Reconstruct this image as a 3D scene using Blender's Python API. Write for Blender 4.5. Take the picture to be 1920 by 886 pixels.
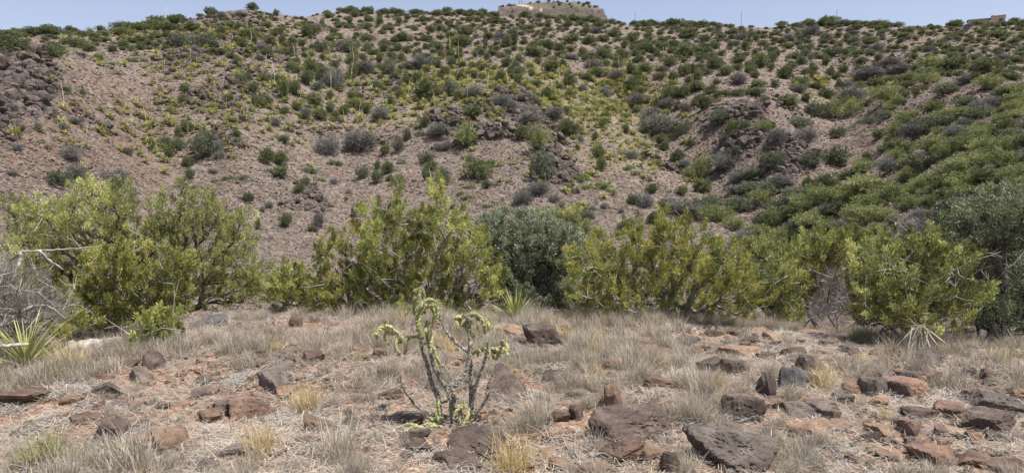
import bpy, bmesh, math
import numpy as np
from math import radians, sin, cos, pi

# ------------------------------------------------------------------ scene, camera, sky, sun
SC = bpy.context.scene
for o in list(bpy.data.objects):
    bpy.data.objects.remove(o)
COL = SC.collection
F = 1371.0                 # focal length in photograph pixels (1920 wide)
PITCH = radians(3.9)
EYE = 1.6
cam_d = bpy.data.cameras.new('camera')
cam_d.sensor_width = 36.0
cam_d.lens = 36.0 * F / 1920.0
cam_d.clip_start = 0.05
cam_d.clip_end = 6000
cam = bpy.data.objects.new('camera', cam_d)
COL.objects.link(cam)
cam.location = (0, 0, EYE)
cam.rotation_euler = (pi / 2 - PITCH, 0, 0)
SC.camera = cam

SUN_EL, SUN_AZ = radians(67), radians(118)      # azimuth clockwise from +Y (straight ahead)
world = bpy.data.worlds.new('World')
SC.world = world
world.use_nodes = True
wt = world.node_tree
wt.nodes.clear()
wo = wt.nodes.new('ShaderNodeOutputWorld')
wb = wt.nodes.new('ShaderNodeBackground')
sk = wt.nodes.new('ShaderNodeTexSky')
sk.sky_type = 'NISHITA'
sk.sun_disc = False
sk.sun_elevation = SUN_EL
sk.sun_rotation = SUN_AZ
sk.altitude = 1500
sk.air_density = 1.0
sk.dust_density = 5.0
sk.ozone_density = 1.2
wb.inputs['Strength'].default_value = 0.115
hsv = wt.nodes.new('ShaderNodeHueSaturation')
hsv.inputs['Saturation'].default_value = 0.72
hsv.inputs['Hue'].default_value = 0.512
wt.links.new(sk.outputs[0], hsv.inputs['Color'])
wt.links.new(hsv.outputs[0], wb.inputs['Color'])
wt.links.new(wb.outputs[0], wo.inputs['Surface'])

sun_d = bpy.data.lights.new('sun', 'SUN')
sun_d.energy = 4.6
sun_d.angle = radians(0.55)
sun_d.color = (1.0, 0.96, 0.90)
sun = bpy.data.objects.new('sun', sun_d)
COL.objects.link(sun)
from mathutils import Vector
sdir = Vector((cos(SUN_EL) * sin(SUN_AZ), cos(SUN_EL) * cos(SUN_AZ), sin(SUN_EL)))
sun.rotation_euler = sdir.to_track_quat('Z', 'Y').to_euler()
sun.location = (30, 0, 60)

SC.view_settings.view_transform = 'Standard'
SC.view_settings.look = 'None'
SC.view_settings.exposure = 0.62
SC.view_settings.gamma = 1.0
SC.render.engine = 'CYCLES'

# ------------------------------------------------------------------ numpy helpers
def rng(s):
    return np.random.RandomState(s)

def _hash(ix, iy, iz, seed):
    h = (ix.astype(np.int64) * 374761393 + iy.astype(np.int64) * 668265263 + iz.astype(np.int64) * 2147483647 // 3
         + seed * 1274126177) & 0xffffffff
    h = ((h ^ (h >> 13)) * 1274126177) & 0xffffffff
    h = (h ^ (h >> 16)) & 0xffffffff
    return h.astype(np.float64) / 4294967295.0

def vnoise(x, y, z=None, seed=0):
    x = np.asarray(x, float); y = np.asarray(y, float)
    z = np.zeros_like(x) if z is None else np.asarray(z, float)
    x, y, z = np.broadcast_arrays(x, y, z)
    fx, fy, fz = np.floor(x), np.floor(y), np.floor(z)
    tx, ty, tz = x - fx, y - fy, z - fz
    tx = tx * tx * (3 - 2 * tx); ty = ty * ty * (3 - 2 * ty); tz = tz * tz * (3 - 2 * tz)
    r = 0
    for a in (0, 1):
        for b in (0, 1):
            for c in (0, 1):
                w = (tx if a else 1 - tx) * (ty if b else 1 - ty) * (tz if c else 1 - tz)
                r = r + w * _hash(fx + a, fy + b, fz + c, seed)
    return r * 2 - 1

def fbm(x, y, z=None, seed=0, o=4, g=0.5):
    r = 0; a = 1.0; f = 1.0; n = 0
    for k in range(o):
        r = r + a * vnoise(np.asarray(x) * f, np.asarray(y) * f, None if z is None else np.asarray(z) * f, seed + k)
        n += a; a *= g; f *= 2.03
    return r / n

def norm(v):
    return v / np.maximum(np.linalg.norm(v, axis=-1, keepdims=True), 1e-9)

def mesh_np(name, V, Fc, mats=(), midx=None, smooth=False, attrs=None):
    """V (n,3), Fc (m,3|4) -> mesh"""
    V = np.ascontiguousarray(V, dtype=np.float32); Fc = np.ascontiguousarray(Fc, dtype=np.int32)
    me = bpy.data.meshes.new(name)
    k = Fc.shape[1]; m = len(Fc)
    me.vertices.add(len(V)); me.vertices.foreach_set('co', V.ravel())
    me.loops.add(m * k); me.loops.foreach_set('vertex_index', Fc.ravel())
    me.polygons.add(m)
    me.polygons.foreach_set('loop_start', np.arange(0, m * k, k, dtype=np.int32))
    try:
        me.polygons.foreach_set('loop_total', np.full(m, k, dtype=np.int32))
    except Exception:
        pass
    for mt in mats:
        me.materials.append(mt)
    if midx is not None:
        me.polygons.foreach_set('material_index', np.ascontiguousarray(midx, dtype=np.int32))
    me.polygons.foreach_set('use_smooth', np.full(m, bool(smooth)))
    if attrs:
        for nm, (dom, arr) in attrs.items():
            a = me.attributes.new(nm, 'FLOAT', dom)
            a.data.foreach_set('value', np.ascontiguousarray(arr, dtype=np.float32))
    me.update(calc_edges=True)
    return me

class Acc:
    """collects triangles with a tint per face"""
    def __init__(s):
        s.V = []; s.F = []; s.M = []; s.T = []; s.n = 0
    def add(s, V, Fc, m=0, t=0.5):
        Fc = np.asarray(Fc)
        if Fc.shape[1] == 4:
            Fc = np.concatenate([Fc[:, [0, 1, 2]], Fc[:, [0, 2, 3]]])
            if np.ndim(t): t = np.concatenate([t, t])
        s.V.append(np.asarray(V, float)); s.F.append(Fc + s.n)
        s.M.append(np.full(len(Fc), m)); s.T.append(np.broadcast_to(t, (len(Fc),)).astype(float))
        s.n += len(V)
    def mesh(s, name, mats, smooth=False):
        V = np.concatenate(s.V); Fc = np.concatenate(s.F)
        return mesh_np(name, V, Fc, mats, np.concatenate(s.M), smooth, {'tint': ('FACE', np.concatenate(s.T))})

def frame(d):
    d = norm(d)
    a = np.where(np.abs(d[..., 2:3]) > 0.9, np.array([1.0, 0, 0]), np.array([0, 0, 1.0]))
    u = norm(np.cross(a, d)); v = np.cross(d, u)
    return u, v

def tubes(P0, P1, R0, R1, k=5):
    """independent tapered tubes"""
    P0 = np.asarray(P0, float); P1 = np.asarray(P1, float); n = len(P0)
    u, v = frame(P1 - P0)
    a = np.arange(k) * 2 * pi / k
    ca, sa = np.cos(a)[None, :, None], np.sin(a)[None, :, None]
    ring = u[:, None] * ca + v[:, None] * sa
    A = P0[:, None] + ring * np.asarray(R0)[:, None, None]
    B = P1[:, None] + ring * np.asarray(R1)[:, None, None]
    V = np.concatenate([A, B], 1).reshape(-1, 3)
    i = np.arange(k); j = (i + 1) % k
    q = np.stack([i, j, j + k, i + k], 1)
    Fc = (q[None] + (np.arange(n) * 2 * k)[:, None, None]).reshape(-1, 4)
    return V, Fc

def polytube(P, R, k=8, bump=None, cap=True):
    """one continuous tube along points P"""
    P = np.asarray(P, float); n = len(P)
    R = np.broadcast_to(np.asarray(R, float), (n,))
    T = norm(np.gradient(P, axis=0))
    u, _ = frame(T[0:1]); u = u[0]
    V = []
    for i in range(n):
        u = u - T[i] * np.dot(u, T[i]); u = u / max(np.linalg.norm(u), 1e-9)
        w = np.cross(T[i], u)
        a = np.arange(k) * 2 * pi / k
        rr = R[i] * (1 + (bump[i] if bump is not None else 0))
        V.append(P[i] + np.outer(np.cos(a) * rr, u) + np.outer(np.sin(a) * rr, w))
    V = np.concatenate(V)
    i = np.arange(k); j = (i + 1) % k
    q = np.stack([i, j, j + k, i + k], 1)
    Fc = (q[None] + (np.arange(n - 1) * k)[:, None, None]).reshape(-1, 4)
    if cap:
        c = len(V)
        V = np.vstack([V, P[0], P[-1] + T[-1] * R[-1] * 0.7])
        c0 = np.stack([j, i, np.full(k, c), np.full(k, c)], 1)
        Fc = np.concatenate([Fc[:, [0, 1, 2]], Fc[:, [0, 2, 3]], c0[:, :3], np.stack([i + (n - 1) * k, j + (n - 1) * k, np.full(k, c + 1)], 1)])
    return V, Fc

def spline(pts, n):
    pts = np.asarray(pts, float)
    m = len(pts)
    if m == 2:
        t = np.linspace(0, 1, n)[:, None]
        return pts[0] * (1 - t) + pts[1] * t
    e = np.vstack([2 * pts[0] - pts[1], pts, 2 * pts[-1] - pts[-2]])
    t = np.linspace(0, m - 1 - 1e-6, n); i = t.astype(int); f = (t - i)[:, None]
    a, b, c, d = e[i], e[i + 1], e[i + 2], e[i + 3]
    return 0.5 * (2 * b + (c - a) * f + (2 * a - 5 * b + 4 * c - d) * f ** 2 + (3 * b - a - 3 * c + d) * f ** 3)

# ------------------------------------------------------------------ object helpers
def link(o, parent=None, loc=None, rot=None, scale=None):
    COL.objects.link(o)
    if parent is not None:
        o.parent = parent
    if loc is not None: o.location = loc
    if rot is not None: o.rotation_euler = rot
    if scale is not None: o.scale = scale
    return o

def obj(name, me, parent=None, **k):
    return link(bpy.data.objects.new(name, me), parent, **k)

def tag(o, label=None, cat=None, group=None, kind=None):
    if label: o['label'] = label
    if cat: o['category'] = cat
    if group: o['group'] = group
    if kind: o['kind'] = kind
    return o

def thing(name, label, cat, loc=(0, 0, 0), rotz=0.0, group=None):
    o = bpy.data.objects.new(name, None)
    o.empty_display_size = 0.2
    link(o, None, loc, (0, 0, rotz))
    return tag(o, label, cat, group)

# ------------------------------------------------------------------ materials
def mat(name):
    m = bpy.data.materials.new(name); m.use_nodes = True
    nt = m.node_tree; nt.nodes.clear()
    out = nt.nodes.new('ShaderNodeOutputMaterial')
    return m, nt, out

class N:
    def __init__(s, nt): s.nt = nt
    def n(s, t, **k):
        d = s.nt.nodes.new(t)
        for a, b in k.items():
            if a.startswith('i_'):
                d.inputs[a[2:].replace('_', ' ')].default_value = b
            else:
                setattr(d, a, b)
        return d
    def l(s, a, b): s.nt.links.new(a, b)
    def ramp(s, stops, fac):
        r = s.nt.nodes.new('ShaderNodeValToRGB')
        e = r.color_ramp.elements
        while len(e) < len(stops): e.new(0.5)
        for i, (p, c) in enumerate(stops):
            e[i].position = p
            e[i].color = (c[0], c[1], c[2], 1) if hasattr(c, '__len__') else (c, c, c, 1)
        s.l(fac, r.inputs[0])
        return r.outputs[0]
    def noise(s, scale, vec=None, detail=5, rough=0.6):
        d = s.n('ShaderNodeTexNoise'); d.inputs['Scale'].default_value = scale
        d.inputs['Detail'].default_value = detail; d.inputs['Roughness'].default_value = rough
        if vec is not None: s.l(vec, d.inputs['Vector'])
        return d.outputs['Fac']
    def mix(s, fac, a, b, mode='MIX'):
        m = s.n('ShaderNodeMix', data_type='RGBA', blend_type=mode)
        for sock, v in ((m.inputs[0], fac), (m.inputs[6], a), (m.inputs[7], b)):
            if isinstance(v, (int, float)): sock.default_value = v
            elif isinstance(v, tuple): sock.default_value = (v[0], v[1], v[2], 1)
            else: s.l(v, sock)
        return m.outputs[2]
    def math(s, op, a, b=0.0, clamp=False):
        m = s.n('ShaderNodeMath', operation=op); m.use_clamp = clamp
        for i, v in enumerate((a, b)):
            if isinstance(v, (int, float)): m.inputs[i].default_value = v
            else: s.l(v, m.inputs[i])
        return m.outputs[0]

def foliage_mat(name, stops, transl=0.25, rough=0.55, spec=0.25):
    m, nt, out = mat(name); g = N(nt)
    at = g.n('ShaderNodeAttribute', attribute_name='tint')
    oi = g.n('ShaderNodeObjectInfo')
    f = g.math('ADD', at.outputs['Fac'], g.math('MULTIPLY', g.math('SUBTRACT', oi.outputs['Random'], 0.5), 0.22), clamp=True)
    c = g.ramp(stops, f)
    p = g.n('ShaderNodeBsdfPrincipled'); g.l(c, p.inputs['Base Color'])
    p.inputs['Roughness'].default_value = rough
    p.inputs['Specular IOR Level'].default_value = spec
    t = g.n('ShaderNodeBsdfTranslucent')
    g.l(g.mix(1.0, c, (1.0, 1.0, 0.7), 'MULTIPLY'), t.inputs['Color'])
    mx = g.n('ShaderNodeMixShader'); mx.inputs[0].default_value = transl
    g.l(p.outputs[0], mx.inputs[1]); g.l(t.outputs[0], mx.inputs[2])
    g.l(mx.outputs[0], out.inputs['Surface'])
    return m

def wood_mat(name, c0, c1, scale=30):
    m, nt, out = mat(name); g = N(nt)
    tc = g.n('ShaderNodeTexCoord')
    nz = g.noise(scale, tc.outputs['Object'], 4)
    c = g.ramp([(0.35, c0), (0.65, c1)], nz)
    p = g.n('ShaderNodeBsdfPrincipled'); g.l(c, p.inputs['Base Color'])
    p.inputs['Roughness'].default_value = 0.85; p.inputs['Specular IOR Level'].default_value = 0.2
    b = g.n('ShaderNodeBump'); b.inputs['Strength'].default_value = 0.6; b.inputs['Distance'].default_value = 0.01
    g.l(nz, b.inputs['Height']); g.l(b.outputs[0], p.inputs['Normal'])
    g.l(p.outputs[0], out.inputs['Surface'])
    return m

def rock_mat(name, dark, mid, light, accent, acc_at=0.62, scale=7.0, acc_n=5.0):
    m, nt, out = mat(name); g = N(nt)
    tc = g.n('ShaderNodeTexCoord'); oi = g.n('ShaderNodeObjectInfo')
    ge = g.n('ShaderNodeNewGeometry'); va = g.n('ShaderNodeVectorMath', operation='ADD')
    cx = g.n('ShaderNodeCombineXYZ')
    g.l(g.math('MULTIPLY', oi.outputs['Random'], 37.0), cx.inputs[0]); g.l(g.math('MULTIPLY', oi.outputs['Random'], 91.0), cx.inputs[1])
    g.l(ge.outputs['Position'], va.inputs[0]); g.l(cx.outputs[0], va.inputs[1])
    v = va.outputs[0]
    n1 = g.noise(scale, v, 8, 0.65); n2 = g.noise(scale * 9, v, 6, 0.7); n3 = g.noise(acc_n, v, 5, 0.6); n4 = g.noise(scale * 40, v, 3, 0.7)
    c = g.ramp([(0.3, dark), (0.5, mid), (0.72, light)], n1)
    c = g.mix(g.ramp([(0.45, 0.0), (0.7, 0.55)], n2), c, light)
    c = g.mix(g.ramp([(acc_at, 0.0), (acc_at + 0.07, 1.0)], n3), c, accent)
    c = g.mix(g.ramp([(0.38, 0.75), (0.52, 0.0)], n4), c, dark)
    # per-stone value shift
    hs = g.n('ShaderNodeHueSaturation'); g.l(c, hs.inputs['Color'])
    g.l(g.math('ADD', g.math('MULTIPLY', oi.outputs['Random'], 0.5), 0.75), hs.inputs['Value'])
    p = g.n('ShaderNodeBsdfPrincipled'); g.l(hs.outputs[0], p.inputs['Base Color'])
    p.inputs['Roughness'].default_value = 0.8; p.inputs['Specular IOR Level'].default_value = 0.35
    b = g.n('ShaderNodeBump'); b.inputs['Strength'].default_value = 0.75; b.inputs['Distance'].default_value = 0.02
    hgt = g.math('ADD', g.math('MULTIPLY', n2, 1.0), g.math('MULTIPLY', n4, 0.35))
    g.l(hgt, b.inputs['Height']); g.l(b.outputs[0], p.inputs['Normal'])
    g.l(p.outputs[0], out.inputs['Surface'])
    return m

M = {}
M['rock_dark'] = rock_mat('dark_varnished_rock', (0.03, 0.022, 0.019), (0.098, 0.070, 0.057), (0.25, 0.185, 0.145), (0.34, 0.20, 0.12), 0.64)
M['rock_brown'] = rock_mat('brown_rock', (0.05, 0.031, 0.023), (0.15, 0.095, 0.068), (0.29, 0.20, 0.15), (0.27, 0.16, 0.105), 0.58)
M['rock_orange'] = rock_mat('rusty_rock', (0.09, 0.058, 0.04), (0.235, 0.15, 0.10), (0.38, 0.265, 0.18), (0.14, 0.09, 0.075), 0.60)
M['rock_grey'] = rock_mat('grey_rock', (0.045, 0.036, 0.031), (0.135, 0.108, 0.09), (0.29, 0.24, 0.20), (0.30, 0.20, 0.14), 0.68)
M['rock_slate'] = rock_mat('slate_blue_rock', (0.035, 0.034, 0.035), (0.10, 0.097, 0.095), (0.22, 0.21, 0.195), (0.2, 0.15, 0.12), 0.72)
M['scree'] = rock_mat('hillside_scree', (0.04, 0.03, 0.025), (0.165, 0.127, 0.10), (0.36, 0.295, 0.245), (0.28, 0.19, 0.14), 0.62, 1.5, 0.8)
M['cliff'] = rock_mat('hillside_dark_rock', (0.026, 0.020, 0.017), (0.082, 0.062, 0.052), (0.21, 0.165, 0.14), (0.25, 0.155, 0.105), 0.66, 1.5, 0.8)
M['jun'] = foliage_mat('juniper_foliage', [(0.0, (0.10, 0.115, 0.048)), (0.4, (0.25, 0.27, 0.10)), (0.75, (0.46, 0.48, 0.18)), (1.0, (0.68, 0.68, 0.31))], 0.32)
M['jun_y'] = foliage_mat('yellowing_juniper_foliage', [(0.0, (0.12, 0.13, 0.045)), (0.35, (0.265, 0.285, 0.085)), (0.7, (0.46, 0.46, 0.14)), (0.92, (0.60, 0.53, 0.18)), (1.0, (0.55, 0.36, 0.13))], 0.32)
M['jun_b'] = foliage_mat('bright_juniper_foliage', [(0.0, (0.115, 0.13, 0.05)), (0.4, (0.31, 0.335, 0.105)), (0.75, (0.55, 0.57, 0.19)), (1.0, (0.74, 0.74, 0.32))], 0.35)
M['oak'] = foliage_mat('grey_green_oak_foliage', [(0.0, (0.12, 0.14, 0.09)), (0.5, (0.26, 0.29, 0.195)), (1.0, (0.42, 0.44, 0.33))], 0.25, 0.5, 0.35)
M['far_j'] = foliage_mat('hill_juniper_foliage', [(0.0, (0.075, 0.088, 0.045)), (0.5, (0.155, 0.178, 0.085)), (1.0, (0.25, 0.275, 0.14))], 0.25)
M['far_o'] = foliage_mat('hill_oak_foliage', [(0.0, (0.08, 0.09, 0.06)), (0.5, (0.15, 0.168, 0.11)), (1.0, (0.23, 0.25, 0.175))], 0.25)
M['far_g'] = foliage_mat('bare_grey_twigs', [(0.0, (0.095, 0.09, 0.08)), (0.5, (0.195, 0.186, 0.165)), (1.0, (0.31, 0.30, 0.27))], 0.0)
M['far_b'] = foliage_mat('fresh_green_foliage', [(0.0, (0.10, 0.14, 0.055)), (0.5, (0.16, 0.21, 0.085)), (1.0, (0.23, 0.29, 0.13))], 0.3)
M['far_y'] = foliage_mat('hill_mimosa_foliage', [(0.0, (0.10, 0.12, 0.052)), (0.5, (0.215, 0.245, 0.10)), (1.0, (0.36, 0.38, 0.17))], 0.25)
M['sotol'] = foliage_mat('sotol_blades', [(0.0, (0.13, 0.145, 0.055)), (0.5, (0.30, 0.31, 0.115)), (0.7, (0.48, 0.46, 0.20)), (1.0, (0.72, 0.65, 0.42))], 0.2)
M['grass'] = foliage_mat('dry_grass', [(0.0, (0.14, 0.118, 0.098)), (0.4, (0.32, 0.275, 0.228)), (0.75, (0.51, 0.45, 0.37)), (1.0, (0.66, 0.58, 0.45))], 0.2, 0.6, 0.2)
M['grass_y'] = foliage_mat('golden_grass', [(0.0, (0.30, 0.22, 0.12)), (0.5, (0.52, 0.40, 0.2)), (1.0, (0.66, 0.54, 0.32))], 0.25, 0.6, 0.2)
M['grass_g'] = foliage_mat('greenish_grass', [(0.0, (0.13, 0.14, 0.06)), (0.5, (0.25, 0.25, 0.11)), (1.0, (0.46, 0.42, 0.25))], 0.25, 0.6, 0.2)
M['twig'] = foliage_mat('dead_grey_twigs', [(0.0, (0.13, 0.12, 0.115)), (0.5, (0.30, 0.28, 0.265)), (1.0, (0.48, 0.46, 0.43))], 0.0, 0.8)
M['bark'] = wood_mat('juniper_bark', (0.10, 0.08, 0.068), (0.38, 0.345, 0.31), 14)
M['bark_d'] = wood_mat('dark_bark', (0.045, 0.036, 0.03), (0.17, 0.145, 0.125), 12)
M['oak_d'] = foliage_mat('dark_oak_foliage', [(0.0, (0.075, 0.09, 0.05)), (0.5, (0.165, 0.19, 0.11)), (1.0, (0.32, 0.35, 0.23))], 0.2, 0.5, 0.3)
M['deadwood'] = wood_mat('bleached_deadwood', (0.20, 0.175, 0.155), (0.47, 0.43, 0.39), 20)
M['cholla_w'] = wood_mat('cholla_stem', (0.03, 0.027, 0.022), (0.36, 0.34, 0.28), 60)
M['cholla_g'] = foliage_mat('cholla_joint', [(0.0, (0.105, 0.115, 0.042)), (0.5, (0.275, 0.28, 0.105)), (1.0, (0.50, 0.48, 0.23))], 0.0, 0.5)
M['yucca'] = foliage_mat('yucca_leaf', [(0.0, (0.15, 0.18, 0.05)), (0.5, (0.31, 0.33, 0.10)), (1.0, (0.58, 0.53, 0.26))], 0.15, 0.45, 0.4)
M['straw'] = foliage_mat('dead_leaf_straw', [(0.0, (0.24, 0.20, 0.15)), (0.5, (0.46, 0.40, 0.31)), (1.0, (0.68, 0.60, 0.46))], 0.1, 0.7)

def flat_mat(name, c, rough=0.8, metal=0.0):
    m, nt, out = mat(name); g = N(nt)
    tc = g.n('ShaderNodeTexCoord'); nz = g.noise(6, tc.outputs['Object'], 4)
    cc = g.mix(g.ramp([(0.3, 0.0), (0.7, 0.35)], nz), c, tuple(x * 0.7 for x in c))
    p = g.n('ShaderNodeBsdfPrincipled'); g.l(cc, p.inputs['Base Color'])
    p.inputs['Roughness'].default_value = rough; p.inputs['Metallic'].default_value = metal
    g.l(p.outputs[0], out.inputs['Surface'])
    return m
M['metal'] = flat_mat('weathered_metal', (0.22, 0.2, 0.2), 0.6)
M['adobe'] = flat_mat('tan_stucco', (0.50, 0.38, 0.29))
M['roof'] = flat_mat('dark_roof', (0.05, 0.06, 0.07), 0.6)
M['glass'] = flat_mat('dark_window', (0.03, 0.035, 0.04), 0.15)

def ground_mat():
    m, nt, out = mat('stony_soil'); g = N(nt)
    ge = g.n('ShaderNodeNewGeometry'); v = ge.outputs['Position']
    n1 = g.noise(0.9, v, 6, 0.6); n2 = g.noise(7, v, 6, 0.7); n3 = g.noise(45, v, 4, 0.7)
    c = g.ramp([(0.3, (0.13, 0.068, 0.042)), (0.5, (0.245, 0.13, 0.077)), (0.7, (0.32, 0.19, 0.12))], n2)
    c = g.mix(g.ramp([(0.45, 0.0), (0.65, 0.6)], n1), c, (0.235, 0.17, 0.12))
    # small stones and litter
    vo = g.n('ShaderNodeTexVoronoi'); vo.inputs['Scale'].default_value = 28; g.l(v, vo.inputs['Vector'])
    hs = g.n('ShaderNodeSeparateColor'); g.l(vo.outputs['Color'], hs.inputs[0])
    st = g.ramp([(0.0, (0.12, 0.08, 0.065)), (0.5, (0.28, 0.19, 0.14)), (1.0, (0.46, 0.35, 0.27))], hs.outputs[0])
    c = g.mix(g.ramp([(0.5, 0.0), (0.58, 0.8)], hs.outputs[1]), c, st)
    c = g.mix(g.ramp([(0.34, 0.8), (0.5, 0.0)], n3), c, (0.10, 0.062, 0.045))
    mp = g.n('ShaderNodeMapping'); mp.inputs['Scale'].default_value = (30, 120, 30); mp.inputs['Rotation'].default_value = (0, 0, 0.5); g.l(v, mp.inputs[0])
    n5 = g.noise(1.0, mp.outputs[0], 2, 0.5)
    c = g.mix(g.math('MULTIPLY', g.ramp([(0.56, 0.0), (0.64, 1.0)], n5), g.ramp([(0.4, 0.0), (0.55, 0.9)], n1)), c, (0.52, 0.46, 0.37))
    p = g.n('ShaderNodeBsdfPrincipled'); g.l(c, p.inputs['Base Color']); p.inputs['Roughness'].default_value = 0.95
    p.inputs['Specular IOR Level'].default_value = 0.1
    b = g.n('ShaderNodeBump'); b.inputs['Strength'].default_value = 1.0; b.inputs['Distance'].default_value = 0.02
    h = g.math('ADD', g.math('MULTIPLY', g.ramp([(0.0, 1.0), (0.5, 0.0)], vo.outputs['Distance']), 0.6), n3)
    g.l(h, b.inputs['Height']); g.l(b.outputs[0], p.inputs['Normal'])
    g.l(p.outputs[0], out.inputs['Surface'])
    return m

def hill_mat():
    m, nt, out = mat('rocky_hillside'); g = N(nt)
    ge = g.n('ShaderNodeNewGeometry'); v = ge.outputs['Position']
    rk = g.n('ShaderNodeAttribute', attribute_name='rocky').outputs['Fac']
    og = g.n('ShaderNodeAttribute', attribute_name='orange').outputs['Fac']
    gr = g.n('ShaderNodeAttribute', attribute_name='grassy').outputs['Fac']
    n1 = g.noise(0.09, v, 6, 0.6); n2 = g.noise(0.8, v, 7, 0.7); n3 = g.noise(5, v, 5, 0.75)
    c = g.ramp([(0.3, (0.155, 0.115, 0.088)), (0.5, (0.245, 0.187, 0.145)), (0.7, (0.34, 0.275, 0.222))], n2)
    c = g.mix(g.ramp([(0.4, 0.0), (0.62, 0.6)], n1), c, (0.22, 0.16, 0.13))
    vo = g.n('ShaderNodeTexVoronoi'); vo.inputs['Scale'].default_value = 2.6; g.l(v, vo.inputs['Vector'])
    sc = g.n('ShaderNodeSeparateColor'); g.l(vo.outputs['Color'], sc.inputs[0])
    st = g.ramp([(0.0, (0.08, 0.062, 0.055)), (0.5, (0.22, 0.172, 0.146)), (1.0, (0.40, 0.34, 0.30))], sc.outputs[0])
    c = g.mix(0.55, c, st)
    c = g.mix(g.math('MULTIPLY', og, 0.55), c, g.ramp([(0.3, (0.19, 0.115, 0.075)), (0.7, (0.31, 0.215, 0.15))], n3))
    c = g.mix(g.math('MULTIPLY', gr, g.ramp([(0.4, 0.25), (0.6, 0.95)], n3)), c, g.ramp([(0.3, (0.27, 0.27, 0.10)), (0.7, (0.50, 0.45, 0.24))], n2))
    c = g.mix(g.math('MULTIPLY', rk, 0.8), c, g.ramp([(0.3, (0.055, 0.042, 0.04)), (0.7, (0.18, 0.14, 0.13))], n3))
    c = g.mix(g.ramp([(0.36, 0.75), (0.5, 0.0)], n3), c, (0.10, 0.075, 0.068))
    p = g.n('ShaderNodeBsdfPrincipled'); g.l(c, p.inputs['Base Color']); p.inputs['Roughness'].default_value = 0.95
    p.inputs['Specular IOR Level'].default_value = 0.1
    b = g.n('ShaderNodeBump'); b.inputs['Strength'].default_value = 1.0; b.inputs['Distance'].default_value = 0.3
    h = g.math('ADD', g.math('MULTIPLY', vo.outputs['Distance'], -0.5), n3)
    g.l(h, b.inputs['Height']); g.l(b.outputs[0], p.inputs['Normal'])
    g.l(p.outputs[0], out.inputs['Surface'])
    return m
M['ground'] = ground_mat(); M['hill'] = hill_mat()

# ------------------------------------------------------------------ terrain height
def ray(u, v):
    u = np.asarray(u, float); v = np.asarray(v, float)
    a = (u - 960) / F; b = -(v - 443) / F
    X = a; Y = cos(PITCH) + b * sin(PITCH); Z = -sin(PITCH) + b * cos(PITCH)
    return X, Y, Z

TAB = {  # photograph column: [(row, distance in m)...]
    0: [(440, 46), (400, 50), (330, 56), (250, 66), (170, 76), (120, 84), (100, 98), (80, 115), (66, 132)],
    240: [(450, 52), (400, 57), (330, 64), (250, 74), (170, 87), (110, 103), (90, 116), (64, 138), (54, 155)],
    430: [(450, 53), (400, 59), (330, 67), (250, 77), (170, 91), (120, 106), (80, 126), (50, 150), (16, 178)],
    600: [(480, 53), (400, 61), (330, 69), (250, 80), (170, 95), (120, 112), (80, 135), (50, 165), (19, 212)],
    800: [(480, 54), (400, 61), (330, 70), (250, 80), (170, 95), (120, 113), (80, 138), (50, 174), (25, 222)],
    960: [(480, 55), (400, 62), (330, 70), (250, 81), (170, 96), (120, 114), (80, 140), (50, 174), (25, 220)],
    1200: [(460, 55), (400, 62), (330, 71), (250, 83), (170, 100), (120, 118), (80, 148), (60, 178), (46, 220)],
    1380: [(450, 50), (400, 57), (330, 68), (280, 77), (230, 86), (170, 104), (120, 124), (80, 150), (47, 215)],
    1550: [(450, 42), (400, 48), (350, 56), (300, 66), (250, 80), (200, 96), (150, 115), (110, 135), (70, 170), (47, 215)],
    1700: [(460, 34), (420, 38), (400, 41), (350, 48), (300, 56), (250, 66), (200, 80), (150, 98), (110, 118), (70, 155), (45, 210)],
    1920: [(460, 30), (400, 34), (350, 39), (300, 45), (250, 53), (200, 65), (150, 84), (110, 108), (70, 150), (43, 210)],
}
RG = np.exp(np.linspace(math.log(6.0), math.log(3200.0), 900))
_cols = sorted(TAB); _az = []; _Z = []
for c_ in _cols:
    X, Y, Z = ray(c_, 250)
    _az.append(math.atan2(X, Y))
    pr = [(0, 0.0), (6, -0.05), (9, -0.16), (10.6, -0.34)]
    rr0 = TAB[c_][0][1]
    X, Y, Z = ray(c_, TAB[c_][0][0]); z0 = EYE + rr0 * float(Z / math.hypot(X, Y))
    lowr = rr0 * 0.70; lowz = min(z0 - 2.2, -1.8)
    pr += [(13.5, -1.25 if c_ < 1500 else -0.9), (lowr * 0.6 + 4, lowz * 0.8), (lowr, lowz)]
    for (v_, r_) in TAB[c_]:
        X, Y, Z = ray(c_, v_)
        pr.append((r_, EYE + r_ * float(Z / math.hypot(X, Y))))
    rl, zl = pr[-1]
    pr += [(rl * 1.06, zl - 0.4), (rl * 1.3, zl - 8), (rl * 1.8, zl - 16), (900, zl - 25), (3300, zl - 60)]
    pr = np.array(pr)
    z = np.interp(RG, pr[:, 0], pr[:, 1])
    k = np.exp(-np.linspace(-2, 2, 9) ** 2); k /= k.sum()
    z = np.convolve(np.pad(z, 4, 'edge'), k, 'valid')
    _Z.append(z)
_az = np.array(_az); _Z = np.array(_Z)
AZG = np.linspace(_az[0] - 0.6, _az[-1] + 0.6, 400)
_ZG = np.array([np.interp(AZG, _az, _Z[:, i]) for i in range(_Z.shape[1])]).T
kk = np.exp(-np.linspace(-2, 2, 21) ** 2); kk /= kk.sum()
_ZG = np.apply_along_axis(lambda q: np.convolve(np.pad(q, 10, 'edge'), kk, 'valid'), 0, _ZG)

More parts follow.
